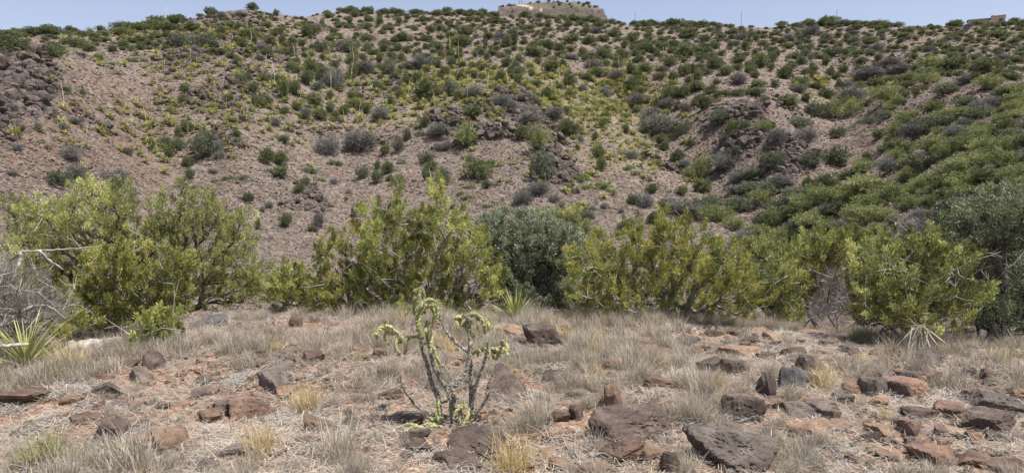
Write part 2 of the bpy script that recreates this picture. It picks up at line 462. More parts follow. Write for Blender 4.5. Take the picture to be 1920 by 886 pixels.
def zbase(x, y):
    r = np.hypot(x, y); az = np.arctan2(x, y)
    azc = np.clip(az, AZG[0], AZG[-1])
    fi = np.clip((azc - AZG[0]) / (AZG[1] - AZG[0]), 0, len(AZG) - 1.001); i = fi.astype(int); ti = fi - i
    lr = math.log(RG[1] / RG[0])
    fj = np.clip(np.log(np.maximum(r, 6.0) / 6.0) / lr, 0, len(RG) - 1.001); j = fj.astype(int); tj = fj - j
    z = (_ZG[i, j] * (1 - ti) * (1 - tj) + _ZG[i + 1, j] * ti * (1 - tj) + _ZG[i, j + 1] * (1 - ti) * tj + _ZG[i + 1, j + 1] * ti * tj)
    z = z + (0.11 - 0) * np.minimum(r / 6.0, 1) * 0
    # behind the viewer the shoulder simply rolls on
    back = np.clip((np.abs(az) - 1.5) / 0.5, 0, 1); back = back * back * (3 - 2 * back)
    return z * (1 - back) + back * (-0.02 * r)

# rocky outcrops, bare orange soil and grassy parts of the hill, given as (column, row, half width, half height, strength)
OUT = [(15, 195, 60, 75, 1.0), (5, 290, 25, 30, .5), (415, 36, 75, 22, .7), (975, 225, 70, 28, 1.0), (850, 245, 35, 16, .9), (930, 283, 95, 10, .9),
       (880, 265, 60, 9, .7), (1040, 345, 45, 32, .9), (1010, 335, 25, 40, .5), (430, 300, 40, 14, .7), (420, 278, 30, 12, .5), (185, 255, 40, 14, .5), (130, 270, 40, 16, .3),
       (700, 150, 60, 14, .5), (640, 225, 60, 12, .4), (1240, 285, 40, 12, .7), (1400, 255, 55, 30, .9), (1480, 290, 40, 20, .7), (1440, 195, 50, 10, .5),
       (1370, 225, 40, 20, .6), (1590, 112, 25, 6, .5), (570, 395, 40, 12, .3), (720, 253, 40, 8, .4), (1890, 120, 30, 10, .4), (1130, 180, 30, 10, .3), (540, 240, 50, 14, .3)]
ORA = [(170, 262, 130, 55, 1.0), (90, 330, 90, 45, .8), (300, 180, 110, 50, .35), (700, 400, 120, 40, .35), (1080, 330, 90, 30, .4), (1490, 300, 40, 20, .6), (1700, 210, 90, 20, .3)]
GRA = [(1120, 195, 130, 50, .5), (860, 165, 140, 30, .4), (300, 72, 130, 8, .6), (620, 140, 100, 20, .25), (760, 215, 110, 14, .4), (1560, 160, 60, 8, .6), (480, 245, 90, 20, .2), (1180, 300, 80, 30, .4)]

def project(x, y, z):
    dz = z - EYE
    dep = y * cos(PITCH) - dz * sin(PITCH)
    up = y * sin(PITCH) + dz * cos(PITCH)
    dep = np.maximum(dep, 1e-3)
    return 960 + F * x / dep, 443 - F * up / dep, dep

def blob_world(L):
    """turn the (column,row) list into ground ellipses once, so weights are functions of place"""
    res = []
    for (u, v, a, b, s) in L:
        x, y, z, r = hit_base(np.array([u]), np.array([v]))
        x1, y1, _, _ = hit_base(np.array([u]), np.array([v - b])); x2, y2, _, _ = hit_base(np.array([u]), np.array([v + b]))
        rad = max(1.2, 0.5 * math.hypot(x1[0] - x2[0], y1[0] - y2[0]))
        res.append((x[0], y[0], a / F * r[0], rad, math.atan2(x[0], y[0]), s))
    return res

def weight(B, x, y, seed):
    n = fbm(x * 0.22, y * 0.22, seed=seed, o=4)
    w = np.zeros_like(x)
    for (cx, cy, a, b, az, s) in B:
        dx, dy = x - cx, y - cy
        al = dx * cos(az) - dy * sin(az); ac = dx * sin(az) + dy * cos(az)
        d = np.sqrt((al / a) ** 2 + (ac / b) ** 2) + n * 0.8
        w = np.maximum(w, s * np.clip((1.25 - d) / 0.5, 0, 1))
    return w

def hit_gen(fz, u, v, rmin=2.0, rmax=300.0):
    u = np.atleast_1d(np.asarray(u, float)); v = np.atleast_1d(np.asarray(v, float))
    X, Y, Z = ray(u, v); h = np.hypot(X, Y); X, Y, Z = X / h, Y / h, Z / h
    R = np.exp(np.linspace(math.log(rmin), math.log(rmax), 900))
    done = np.zeros(len(u), bool); out = np.full(len(u), rmax)
    prev = np.full(len(u), -1.0); pr = R[0]
    for r in R:
        d = fz(X * r, Y * r) - (EYE + Z * r)
        newly = (~done) & (d >= 0)
        if newly.any():
            t = np.clip(-prev[newly] / np.maximum(d[newly] - prev[newly], 1e-9), 0, 1)
            out[newly] = pr + (r - pr) * t
            done |= newly
        prev = d; pr = r
    x, y = X * out, Y * out
    return x, y, fz(x, y), out

def hit_base(u, v): return hit_gen(zbase, u, v, rmin=14.0)
GUL = [([(1170, 165), (1215, 205), (1255, 245), (1330, 300), (1400, 370), (1440, 430)], -2.6, 4.5), ([(1620, 120), (1590, 175), (1560, 215), (1610, 265), (1640, 300), (1560, 350), (1470, 410)], -2.6, 5.0),
       ([(700, 95), (660, 170), (640, 240), (620, 330)], -1.3, 4.5), ([(1740, 330), (1700, 380), (1660, 420)], -1.6, 2.5), ([(240, 210), (330, 300), (380, 400)], -1.2, 4.0),
       ([(960, 90), (965, 180), (900, 240), (1000, 330), (1010, 400)], 1.9, 6.5), ([(450, 130), (430, 220), (440, 320)], 1.2, 6.0), ([(1330, 120), (1400, 190), (1440, 280)], 1.8, 5.5), ([(1880, 150), (1760, 220), (1700, 270)], 1.6, 5.0), ([(60, 110), (70, 200), (60, 290)], 2.0, 6.0)]
GULW = []
for pts_, dep_, wid_ in GUL:
    hx, hy, _, _ = hit_base([p[0] for p in pts_], [p[1] for p in pts_])
    GULW.append((hx, hy, dep_, wid_))
def relief(x, y):
    add = np.zeros_like(x)
    for hx, hy, dep_, wid_ in GULW:
        d = np.full_like(x, 1e9)
        for i in range(len(hx) - 1):
            ax, ay, bx2, by2 = hx[i], hy[i], hx[i + 1], hy[i + 1]
            L2 = (bx2 - ax) ** 2 + (by2 - ay) ** 2
            t = np.clip(((x - ax) * (bx2 - ax) + (y - ay) * (by2 - ay)) / L2, 0, 1)
            d = np.minimum(d, np.hypot(x - ax - t * (bx2 - ax), y - ay - t * (by2 - ay)))
        add += dep_ * np.exp(-(d / wid_) ** 2)
    return add
B_OUT, B_ORA, B_GRA = blob_world(OUT), blob_world(ORA), blob_world(GRA)

def zground(x, y):
    x = np.asarray(x, float); y = np.asarray(y, float)
    r = np.hypot(x, y)
    z = zbase(x, y)
    near = np.clip((13 - r) / 3, 0, 1); far = np.clip((r - 18) / 15, 0, 1) * np.clip((400 - r) / 150, 0, 1)
    z = z + near * (0.11 * fbm(x * 0.55, y * 0.55, seed=3, o=3) + 0.035 * fbm(x * 2.6, y * 2.6, seed=7, o=4))
    z = z + (r > 8) * (r < 40) * 0.25 * fbm(x * 0.3, y * 0.3, seed=5, o=3) * np.clip((r - 8) / 6, 0, 1)
    m = far > 0
    if np.any(m):
        xm, ym = x[m], y[m]
        add = 1.15 * fbm(xm * 0.06, ym * 0.06, seed=11, o=3) + 0.34 * fbm(xm * 0.4, ym * 0.4, seed=13, o=4)
        add = add + relief(xm + 1.5 * fbm(xm * .15, ym * .15, seed=15, o=2), ym)
        w = weight(B_OUT, xm, ym, 31)
        n = fbm(xm * 0.35, ym * 0.35, seed=17, o=4)
        led = np.abs(np.mod(z[m] * 0.8 + n * 1.5, 1.0) - 0.5)
        add = add + w * (1.3 * np.abs(n) + 1.0 * (0.5 - led))
        z = z.copy(); z[m] = z[m] + add * far[m]
    return z

_HA = np.linspace(-0.75, 0.75, 900)
_HR = np.exp(np.linspace(math.log(2.0), math.log(300.0), 1500))
_A2, _R2 = np.meshgrid(_HA, _HR, indexing='ij')
_HZ = zground((np.sin(_A2) * _R2).ravel(), (np.cos(_A2) * _R2).ravel()).reshape(_A2.shape)
_HT = (_HZ - EYE) / _HR[None]
def hit(u, v, rmin=2.0, rmax=300.0):
    """where the line of sight through a photograph pixel first meets the terrain"""
    u = np.atleast_1d(np.asarray(u, float)); v = np.atleast_1d(np.asarray(v, float))
    X, Y, Z = ray(u, v); h = np.hypot(X, Y); X, Y, t = X / h, Y / h, Z / h
    ai = np.clip(np.rint((np.arctan2(X, Y) - _HA[0]) / (_HA[1] - _HA[0])).astype(int), 0, len(_HA) - 1)
    j0 = int(np.searchsorted(_HR, rmin))
    out = np.full(len(u), rmax)
    for a in np.unique(ai):
        m = np.where(ai == a)[0]
        cm = np.maximum.accumulate(_HT[a, j0:])
        j = np.searchsorted(cm, t[m])
        good = j < len(cm)
        jj = np.clip(j, 1, len(cm) - 1)
        f = np.clip((t[m] - cm[jj - 1]) / np.maximum(cm[jj] - cm[jj - 1], 1e-9), 0, 1)
        rr = _HR[j0 + jj - 1] + (_HR[j0 + jj] - _HR[j0 + jj - 1]) * f
        out[m] = np.where(good, rr, rmax)
    x, y = X * out, Y * out
    return x, y, zground(x, y), out
def h1(x, y): return float(zground(np.array([float(x)]), np.array([float(y)]))[0])

# ------------------------------------------------------------------ terrain meshes
def polar(az, rr, name, m, closed, attrs=False):
    A, R = np.meshgrid(az, rr)
    x, y = np.sin(A) * R, np.cos(A) * R
    z = zground(x.ravel(), y.ravel())
    V = np.stack([x.ravel(), y.ravel(), z], 1)
    na, nr = len(az), len(rr)
    i, j = np.meshgrid(np.arange(na if closed else na - 1), np.arange(nr - 1))
    i = i.ravel(); j = j.ravel(); i2 = (i + 1) % na
    Fc = np.stack([j * na + i, (j + 1) * na + i, (j + 1) * na + i2, j * na + i2], 1)[:, ::-1]
    at = None
    if attrs:
        xf, yf = V[:, 0], V[:, 1]
        at = {'rocky': ('POINT', weight(B_OUT, xf, yf, 31)), 'orange': ('POINT', weight(B_ORA, xf, yf, 32)), 'grassy': ('POINT', weight(B_GRA, xf, yf, 33))}
    return mesh_np(name, V, Fc, [m], None, True, at)
D = pi / 180
azl = np.concatenate([np.arange(-176, -44, 6) * D, np.arange(-42, 42.01, 0.19) * D, np.arange(46, 181, 6) * D])
RS = 15.0
rr_near = np.concatenate([[0.02, 0.4, 0.8, 1.2, 1.6, 2.0, 2.4, 2.7], np.arange(3.0, 11, 0.045), np.linspace(11, RS, 34)])
rr_far = np.concatenate([np.linspace(RS, 34, 40)[:-1], np.exp(np.linspace(math.log(34), math.log(232), 400)), np.exp(np.linspace(math.log(236), math.log(3000), 34))])
g_ = obj('ground', polar(azl, rr_near, 'ground', M['ground'], True)); tag(g_, 'stony orange brown soil of the near slope', None, None, 'structure')
h_ = obj('hillside', polar(azl, rr_far, 'hillside', M['hill'], True, True)); tag(h_, 'rocky pinkish brown hillside across the ravine', None, None, 'structure')
# ------------------------------------------------------------------ trees and shrubs
def skeleton(C, base, rs, jitter=0.12, sub=4, stems=1):
    """branches grown from the base to every foliage clump; returns node positions, parents"""
    P = [np.array(base, float)]; par = [-1]; plen = [0.0]
    order = np.argsort(np.linalg.norm(C - base, axis=1))
    tips = np.zeros(len(C), int)
    PA = np.zeros((len(C) * sub + 5, 3)); PA[0] = base; PL = np.zeros(len(PA)); n = 1
    for ci in order:
        c = C[ci]
        d = np.linalg.norm(PA[:n] - c, axis=1)
        cost = d * 1.0 + 0.45 * PL[:n] + 0.8 * np.maximum(PA[:n, 2] - c[2], 0)
        k = int(np.argmin(cost)); L = d[k]
        a = PA[k]
        m = max(1, min(sub, int(L / 0.12) + 1))
        last = k
        mid = rs.normal(0, jitter * L, 3); mid[2] -= 0.08 * L
        for q in range(1, m + 1):
            t = q / m
            p = a * (1 - t) + c * t + mid * (4 * t * (1 - t)) * 0.6 + (rs.normal(0, 0.02 * L, 3) if q < m else 0)
            PA[n] = p; PL[n] = PL[last] + L / m; P.append(p); par.append(last); last = n; n += 1
        tips[ci] = last
    return PA[:n].copy(), np.array(par), tips

def wood_arrays(P, par, r_tip, r_base, k=5, expo=0.45):
    n = len(P); cnt = np.zeros(n)
    haschild = np.zeros(n, bool); haschild[par[1:]] = True
    cnt[~haschild] = 1
    for i in range(n - 1, 0, -1):
        cnt[par[i]] += cnt[i]
    R = r_tip + (r_base - r_tip) * (np.maximum(cnt - 1, 0) / cnt.max()) ** expo
    i = np.arange(1, n); p = par[1:]
    R0 = np.minimum(R[p], R[i] * 1.6)
    return tubes(P[p], P[i], R0, R[i], k) + (R,)

def leaves(C, S, Dr, n, ll, lw, rs, tint, spread=0.36, up=0.35, along=1.0, tj=0.16):
    """n small leaf triangles in each clump C of size S growing along Dr"""
    m = len(C)
    t = rs.rand(m, n, 1) ** 0.8
    ctr = C[:, None] + Dr[:, None] * (t - 0.3) * S[:, None, None] * along
    taper = (1.15 - 0.75 * t)
    off = rs.normal(0, 1, (m, n, 3)); 
    ctr = ctr + off * S[:, None, None] * spread * taper * 0.55
    d = norm(Dr[:, None] * 0.7 + norm(off) * 0.75 + rs.normal(0, 0.35, (m, n, 3)) + np.array([0, 0, up]))
    w = norm(np.cross(d, rs.normal(0, 1, (m, n, 3))))
    L = ll * (0.6 + 0.8 * rs.rand(m, n, 1)); W = lw * (0.6 + 0.8 * rs.rand(m, n, 1))
    a = ctr - w * W * 0.5; b = ctr + w * W * 0.5; c = ctr + d * L
    V = np.stack([a, b, c], 2).reshape(-1, 3)
    Fc = np.arange(len(V)).reshape(-1, 3)
    T = np.clip(tint[:, None] + rs.normal(0, tj, (m, n)), 0, 1).ravel()
    return V, Fc, T

def lobe_clumps(lobes, rs, density, shell=0.45):
    """lobes: (x,y,z,rx,ry,rz); clump centres near each lobe's outer shell"""
    C = []; Dn = []; li = []
    for k, (x, y, z, rx, ry, rz) in enumerate(lobes):
        area = (rx * ry * rz) ** (2 / 3.0)
        n = max(7, int(density * area))
        d = norm(rs.normal(0, 1, (n, 3)))
        r = rs.rand(n, 1) ** shell
        n2 = d * np.array([rx, ry, rz])
        C.append(np.array([x, y, z]) + n2 * r * (0.9 + 0.25 * rs.rand(n, 1))); Dn.append(norm(d / np.array([rx, ry, rz]))); li += [k] * n
    return np.concatenate(C), np.concatenate(Dn), np.array(li)

def far_bush(seed, kind):
    """unit shrub, 1 wide, about 0.8 high"""
    rs = rng(seed); A = Acc()
    lobes = []
    nl = {'j': 5, 'o': 7, 'g': 6, 'b': 5, 'y': 6, 'd': 6}[kind]
    top = {'j': 0.80, 'o': 0.8, 'g': 0.75, 'b': 0.5, 'y': 0.75, 'd': 0.8}[kind]
    for i in range(nl):
        a = i * 2 * pi / nl + rs.rand(); q = 0.12 + 0.2 * rs.rand() if kind in 'jd' else 0.14 + 0.25 * rs.rand()
        s = (0.23 if kind in 'jd' else 0.18) * (0.65 + 0.7 * rs.rand())
        lobes.append((cos(a) * q, sin(a) * q, top * (0.32 + 0.3 * rs.rand()), s, s, top * 0.36 * (0.7 + 0.4 * rs.rand())))
    lobes.append((rs.normal(0, .05), rs.normal(0, .05), top * 0.55, 0.26, 0.26, top * 0.44))
    if kind == 'g':
        C, Dn, li = lobe_clumps(lobes, rs, 900, 0.6)
    else:
        C, Dn, li = lobe_clumps(lobes, rs, 620, 0.35)
    C[:, 2] = np.maximum(C[:, 2], 0.03 + 0.05 * rs.rand(len(C)))
    n = len(C)
    P, par, tips = skeleton(C[rs.permutation(n)[:60]], np.array([0, 0, -0.02]), rs, 0.15, 2)
    V, Fc, R = wood_arrays(P, par, 0.004, 0.03, 3)
    A.add(V, Fc, 1, 0.4)
    Dr = norm(Dn * 0.8 + np.array([0, 0, 0.6]) + rs.normal(0, 0.3, (n, 3)))
    tint = np.clip(0.5 + rs.normal(0, 0.17, n) + np.array([rs.normal(0, 0.15) for _ in lobes])[li], 0, 1)
    if kind == 'g':
        V, Fc, T = leaves(C, np.full(n, 0.16), Dr, 14, 0.17, 0.012, rs, tint, 0.6, 0.2)
    elif kind == 'b':
        V, Fc, T = leaves(C, np.full(n, 0.12), Dr, 14, 0.07, 0.026, rs, tint, 0.5, 0.2)
    elif kind == 'o':
        V, Fc, T = leaves(C, np.full(n, 0.12), Dr, 14, 0.06, 0.03, rs, tint, 0.55, 0.1)
    elif kind == 'y':
        V, Fc, T = leaves(C, np.full(n, 0.13), Dr, 30, 0.042, 0.018, rs, tint, 0.6, 0.3)
    else:
        V, Fc, T = leaves(C, np.full(n, 0.11), Dr, 22, 0.062, 0.025, rs, tint, 0.5, 0.5)
    A.add(V, Fc, 0, T)
    return A.mesh('bush', [M[{'j': 'far_j', 'd': 'far_j', 'o': 'far_o', 'g': 'far_g', 'b': 'far_b', 'y': 'far_y'}[kind]], M['bark_d'] if kind != 'g' else M['twig']])

BUSH = {'j': [far_bush(100 + i, 'j') for i in range(7)], 'o': [far_bush(200 + i, 'o') for i in range(4)], 'g': [far_bush(300 + i, 'g') for i in range(5)],
        'b': [far_bush(400 + i, 'b') for i in range(3)], 'y': [far_bush(500 + i, 'y') for i in range(4)]}

# catalogue of the hill's bushes read off the photograph, per tile (tile origin; four photograph pixels are about 16 units): centre x, centre y, width, height, kind
def T_(s): return [tuple(q.split(',')) for q in s.split()]
S = 3.9917
TILES = {
 (0, 0): '75,250,110,40,j 180,265,60,30,j 60,330,200,120,j 170,410,110,70,j 40,420,60,50,j 210,313,55,45,j 370,380,170,110,j 265,400,70,50,j 300,235,100,60,j 400,225,100,70,o 510,272,60,45,j 470,320,60,40,j 560,320,160,80,j 655,355,130,65,j 600,195,80,50,g 650,195,80,45,j 605,250,80,50,j 700,265,100,60,j 790,195,80,35,j 790,298,95,45,j 905,200,120,50,j 890,240,150,60,j 960,235,80,50,j 905,288,60,30,j 915,325,80,60,j 840,365,65,50,j 770,338,20,20,g 1025,190,90,30,j 1040,290,100,55,j 1045,350,80,50,j 985,368,50,40,j 1135,285,60,50,j 1160,330,55,50,o 1195,310,40,35,j 1200,185,170,70,j 1250,210,150,50,j 1235,255,80,50,j 1335,295,150,115,o 1535,305,170,110,o 1430,200,130,70,j 1305,130,35,22,g 1390,98,30,22,j 1450,110,50,45,j 1610,95,60,60,j 1680,50,60,25,j 1550,70,30,20,j 1740,40,30,20,j 1800,45,40,30,j 1860,45,60,40,j 1740,190,150,60,j 1655,225,90,60,j 1600,215,60,50,j 1790,200,90,60,j 1850,255,130,70,j 1760,305,50,50,j 1800,308,75,60,j 1905,305,40,50,j 1790,105,70,50,g 1660,120,70,60,g 729,435,68,45,j 1272,438,65,45,j 1770,460,75,65,j 1345,432,30,25,j 1248,545,50,30,g 1380,663,65,60,j 1365,737,68,68,j 1708,738,80,90,j 1885,660,90,95,j 1800,585,80,80,o 1857,570,60,60,j 1580,590,70,60,b 470,665,90,50,o 380,665,50,40,j 300,735,150,60,g 1900,760,40,90,j 20,700,50,60,o 80,600,100,60,g 90,810,100,70,g 990,440,90,40,b 830,470,70,30,b 1080,440,60,35,b 620,690,40,50,j 30,500,80,40,g 150,480,80,40,g 120,540,80,50,g 250,520,70,40,g 240,620,80,50,g 160,650,80,50,g 330,590,60,40,g',
 (480, 0): '95,300,120,85,j 195,295,60,80,j 240,390,130,90,j 270,315,70,100,j 345,320,70,60,j 165,230,80,60,j 390,230,150,120,j 110,385,50,50,j 360,410,46,45,j 485,345,110,100,o 672,340,135,105,o 605,265,110,60,j 840,280,130,70,j 830,350,70,70,o 965,355,75,65,j 1095,275,125,75,j 1060,355,70,60,j 1125,375,60,55,j 1210,385,65,70,j 1270,350,55,45,j 1280,285,100,55,j 975,205,75,50,o 1070,160,50,50,j 1250,140,60,45,j 925,160,60,50,j 840,140,90,50,j 820,190,100,60,o 705,160,40,55,j 545,115,80,40,j 605,155,50,40,j 360,180,70,40,j 440,205,100,60,g 500,200,60,60,j 115,125,35,35,j 150,100,50,45,j 80,188,80,40,j 740,105,70,45,j 1230,465,155,110,g 1440,170,80,50,j 1300,215,90,60,j 1380,210,100,50,j 1190,210,70,45,j 1560,230,140,80,j 1450,260,80,50,j 1530,310,190,80,j 1740,270,120,60,j 1820,270,90,60,g 1880,310,90,90,j 1715,310,40,40,j 1590,150,60,40,j 1660,145,60,40,j 1775,150,130,50,j 1385,410,55,60,j 1450,395,80,60,j 1525,385,45,60,j 1465,465,70,90,o 1640,405,50,50,j 1690,390,60,50,j 1730,425,40,55,j 1880,460,100,80,j 1360,475,75,65,j 255,500,90,90,j 300,458,65,50,j 315,525,60,50,j 410,490,120,110,j 380,580,100,110,j 490,560,100,120,j 590,488,65,70,j 500,430,40,50,j 800,430,60,70,j 720,450,90,60,j 720,530,80,110,j 815,510,150,110,g 925,435,60,80,j 965,520,50,60,j 1015,510,60,90,g 1090,430,50,60,j 1035,440,30,40,j 590,600,150,130,g 460,640,80,80,o 1200,580,70,90,j 1410,540,90,80,j 1345,580,60,60,b 1530,565,60,75,j 1635,560,60,60,j 1695,575,45,50,j 1745,530,50,40,b 1668,495,35,45,j 1835,570,95,100,j 1905,550,40,60,j 50,577,95,72,j 143,587,70,65,j 8,665,30,60,j 210,670,80,160,j 285,660,80,110,j 30,760,80,90,j 97,765,60,75,j 210,830,70,75,j 435,755,150,110,j 300,795,65,70,j 545,710,60,75,j 550,815,60,65,j 585,860,60,60,j 470,855,110,80,j 365,850,90,80,g 720,715,65,60,j 735,780,120,75,j 780,722,42,48,j 655,825,70,70,j 830,815,60,70,j 905,642,90,80,j 715,610,40,40,j 1125,595,70,80,j 1265,560,20,50,j 1010,755,45,90,j 1075,700,80,70,j 1060,660,100,50,g 1265,665,190,150,j 1465,655,120,120,o 1510,715,60,80,j 1630,690,145,100,g 1218,790,35,50,j 1840,765,150,120,g 935,850,130,100,g 1615,840,160,120,j 1280,875,80,40,b 1910,790,60,80,g',
 (960, 0): '170,390,200,80,j 355,355,95,70,j 365,405,75,40,j 250,325,130,70,j 440,290,150,80,j 20,280,70,130,j 50,440,80,70,j 25,490,70,80,o 190,460,55,45,j 290,490,140,100,j 380,475,50,55,j 525,385,70,55,j 545,435,55,60,j 440,425,90,50,g 600,485,130,80,g 640,535,110,80,j 690,400,120,80,j 560,575,80,60,j 930,146,110,40,j 810,150,50,25,j 650,185,100,50,j 130,205,90,50,j 270,180,70,60,j 340,150,60,50,j 420,180,90,60,j 80,175,30,50,j 540,230,90,60,j 620,225,90,50,g 580,300,110,70,j 680,290,120,50,j 760,250,120,60,j 900,290,100,80,j 985,310,90,50,j 1000,350,120,80,j 1115,345,110,70,j 1210,325,100,60,j 1305,375,180,110,j 1330,250,150,90,j 1440,285,90,60,j 1080,405,60,45,j 1180,460,110,80,j 1245,430,80,50,j 955,440,100,70,j 845,330,60,60,j 820,400,120,80,j 785,480,80,60,j 700,470,80,60,j 890,510,80,90,j 1000,515,150,90,j 780,560,110,80,g 1110,570,90,70,j 1285,525,80,90,j 1390,560,80,90,j 1350,510,60,60,j 1205,570,70,80,j 1120,515,100,50,g 880,630,120,120,j 948,588,50,50,j 967,688,60,62,j 1020,748,40,50,j 680,690,120,70,g 530,660,60,60,g 430,600,90,130,j 350,645,60,40,j 430,695,90,60,j 180,605,110,60,b 52,590,65,60,j 8,560,30,60,j 265,700,100,90,j 1200,695,150,110,j 1290,680,120,100,j 1390,640,110,80,j 1320,600,60,60,j 1490,665,85,75,j 1530,470,130,100,j 1600,530,100,75,j 1520,343,60,50,j 1635,335,50,50,j 1748,338,85,70,j 1570,400,50,40,j 1725,275,80,60,g 1825,287,55,50,j 1660,235,110,50,j 1700,445,110,75,j 1820,392,55,45,j 1870,455,160,110,j 1780,520,90,70,j 1820,560,70,50,j 1905,355,45,35,j 1710,590,110,90,g 1850,630,130,70,j 1530,610,60,40,j 1440,765,160,130,d 940,750,110,100,g 1170,770,100,80,g 1240,790,50,80,j 1300,810,90,80,g 930,820,60,60,j 705,855,70,60,j 720,815,50,40,j 415,820,80,60,j 320,840,110,90,g 130,840,180,100,g 110,740,160,60,g 1565,850,140,80,o 1755,835,70,60,j 1885,750,75,65,o 1690,690,110,60,j 1810,690,140,50,j 1540,710,70,50,j 1600,700,60,50,j 850,850,100,60,b 1050,840,130,80,g 1090,770,60,60,j',
 (1440, 0): '35,440,80,90,j 25,505,50,60,j 140,535,130,110,j 50,630,60,60,j 155,340,105,50,j 240,360,55,40,j 310,350,90,60,j 245,290,60,70,j 155,280,80,60,g 310,235,130,80,g 440,270,90,60,o 260,450,85,70,j 330,495,50,50,j 365,410,70,60,j 320,430,40,60,g 440,455,70,75,j 495,390,140,80,o 600,270,65,50,j 660,300,80,60,g 700,385,100,50,j 620,370,60,40,j 605,410,50,40,b 705,450,80,40,j 825,430,75,50,j 830,350,90,70,g 780,300,100,60,j 475,535,65,75,j 573,520,65,60,j 672,508,50,40,j 735,495,60,40,b 510,572,65,50,j 530,625,50,60,j 440,600,50,40,j 250,610,130,70,j 370,640,95,60,j 780,545,220,90,g 940,465,150,80,g 1010,510,160,60,g 690,620,90,80,b 600,640,90,70,g 450,700,120,80,j 640,705,200,110,g 220,660,140,60,g 165,755,170,110,d 290,730,80,80,j 370,815,150,120,o 560,820,190,130,y 730,765,130,70,o 900,705,170,110,y 820,690,80,60,g 1030,710,60,50,j 1110,680,60,80,j 1020,770,35,40,j 1175,660,50,40,j 1045,630,90,60,j 820,620,170,70,j 1200,590,140,80,y 1190,530,140,60,o 1060,580,180,80,j 1345,655,180,90,o 1490,590,110,70,g 1560,570,60,70,j 1650,630,140,90,y 1625,490,220,120,d 1370,480,180,90,j 1250,480,180,80,y 1450,470,100,90,j 1700,450,100,60,j 1860,440,110,60,j 1780,565,100,60,j 1860,570,90,60,j 1770,685,140,80,j 1860,670,100,80,y 1260,805,150,100,d 1180,145,90,50,j 835,155,50,30,j 1400,150,80,35,j 1600,143,100,22,j 1795,135,110,40,j 90,165,110,50,j 300,165,100,50,j 450,170,150,40,j 670,200,110,50,j 870,190,110,50,j 1050,225,120,60,j 1010,265,90,40,j 1740,255,140,70,j 1490,755,150,80,o 1600,790,150,80,g 1700,760,130,80,g 1410,735,50,40,j 1840,740,130,70,y 1850,800,120,80,y 1060,865,160,50,y 1400,850,200,60,y 1600,850,200,60,o 1850,860,150,60,y',
 (0, 210): '1390,108,105,105,j 1330,150,40,70,j 1235,220,75,95,o 1330,240,90,100,o 1130,210,40,35,j 1142,272,45,65,j 1260,300,70,85,j 948,285,65,60,o 945,110,40,45,j 560,60,80,50,g 460,105,60,50,g 1520,250,150,210,o 1570,170,80,50,b 1770,160,60,50,j 1780,195,90,45,b 1630,250,70,80,g 1640,320,70,60,g 1400,370,90,85,j 1420,460,70,90,o 1855,630,90,70,j 525,310,140,110,g 430,490,150,140,o 570,440,160,110,g 860,490,150,120,g 1710,480,90,45,b 1820,475,95,40,b 1605,505,60,35,b 1590,440,60,40,g 325,600,50,30,b 280,110,60,60,g 120,260,60,60,g 90,450,80,50,g',
 (480, 210): '590,30,60,60,j 1270,70,100,95,j 1235,148,90,55,b 1360,130,160,100,g 1560,200,160,160,y 1420,250,110,60,g 1650,120,50,50,j 1838,160,45,50,j 1135,170,65,85,j 205,200,90,60,o 140,80,70,60,g 545,245,150,150,g 785,210,200,150,g 962,280,80,90,j 1055,255,88,105,o 65,325,130,120,j 170,345,120,100,j 175,445,120,105,j 100,430,60,50,b 390,420,120,70,b 590,375,120,40,b 365,525,60,60,j 325,570,85,80,j 485,500,60,35,b 785,450,110,100,o 895,485,90,100,j 910,395,50,65,j 985,415,95,90,j 1005,492,60,40,j 1265,340,120,90,o 1310,400,100,80,j 1275,470,80,90,o 1395,475,120,125,o 1185,505,50,30,b 1090,360,70,60,b 1655,435,185,150,j 1610,360,90,70,j 1735,540,75,65,j 1765,365,110,70,b 1600,550,80,40,b 1590,625,85,50,b 1810,535,60,30,b 1725,690,80,40,b 1890,510,50,30,b 100,690,60,50,g 47,730,45,45,g 225,810,90,110,j 15,840,45,75,j 465,810,90,110,g 420,870,80,40,j 672,650,30,45,o 690,595,40,30,g 585,515,50,50,g 740,740,50,110,g 1480,700,60,40,g',
 (960, 210): '130,45,190,100,g 415,120,180,120,j 85,155,130,120,j 190,210,130,150,y 680,85,70,60,j 855,130,50,65,j 625,180,45,60,j 515,208,50,50,j 490,265,30,45,j 645,300,95,85,j 668,390,85,110,j 225,400,150,230,o 190,565,150,90,g 80,640,130,110,g 500,480,130,80,b 545,550,90,50,b 670,535,120,70,b 740,580,80,50,b 875,405,100,50,b 940,445,80,50,b 880,320,130,50,g 375,680,60,50,b 320,640,70,60,g 1000,130,90,80,j 1110,100,220,160,g 1260,120,140,120,o 1120,210,120,100,j 1145,250,80,80,j 1230,325,110,100,j 1290,390,80,60,g 1335,235,65,60,j 1040,50,120,130,o 1050,570,100,85,j 900,650,75,75,j 1000,660,110,110,g 1280,590,90,75,j 1330,470,70,80,y 1420,430,110,130,y 1420,550,130,110,j 1390,670,80,60,o 1590,370,180,130,g 1680,290,130,80,o 1560,40,150,90,o 1660,120,100,130,j 1600,190,110,90,g 1750,95,80,90,o 1890,115,90,90,y 1890,360,70,110,o 1800,460,200,100,o 1800,560,200,100,o 1500,670,180,120,o 1300,730,280,110,g 1540,770,180,110,y 1680,840,140,80,y 1050,790,100,100,j 1130,720,60,100,j 1860,650,120,100,y 560,770,100,80,g 530,740,60,60,y 600,720,60,40,g 690,700,50,40,g 820,740,50,40,g 830,850,80,60,g 1880,800,120,120,o 1180,670,120,60,g',
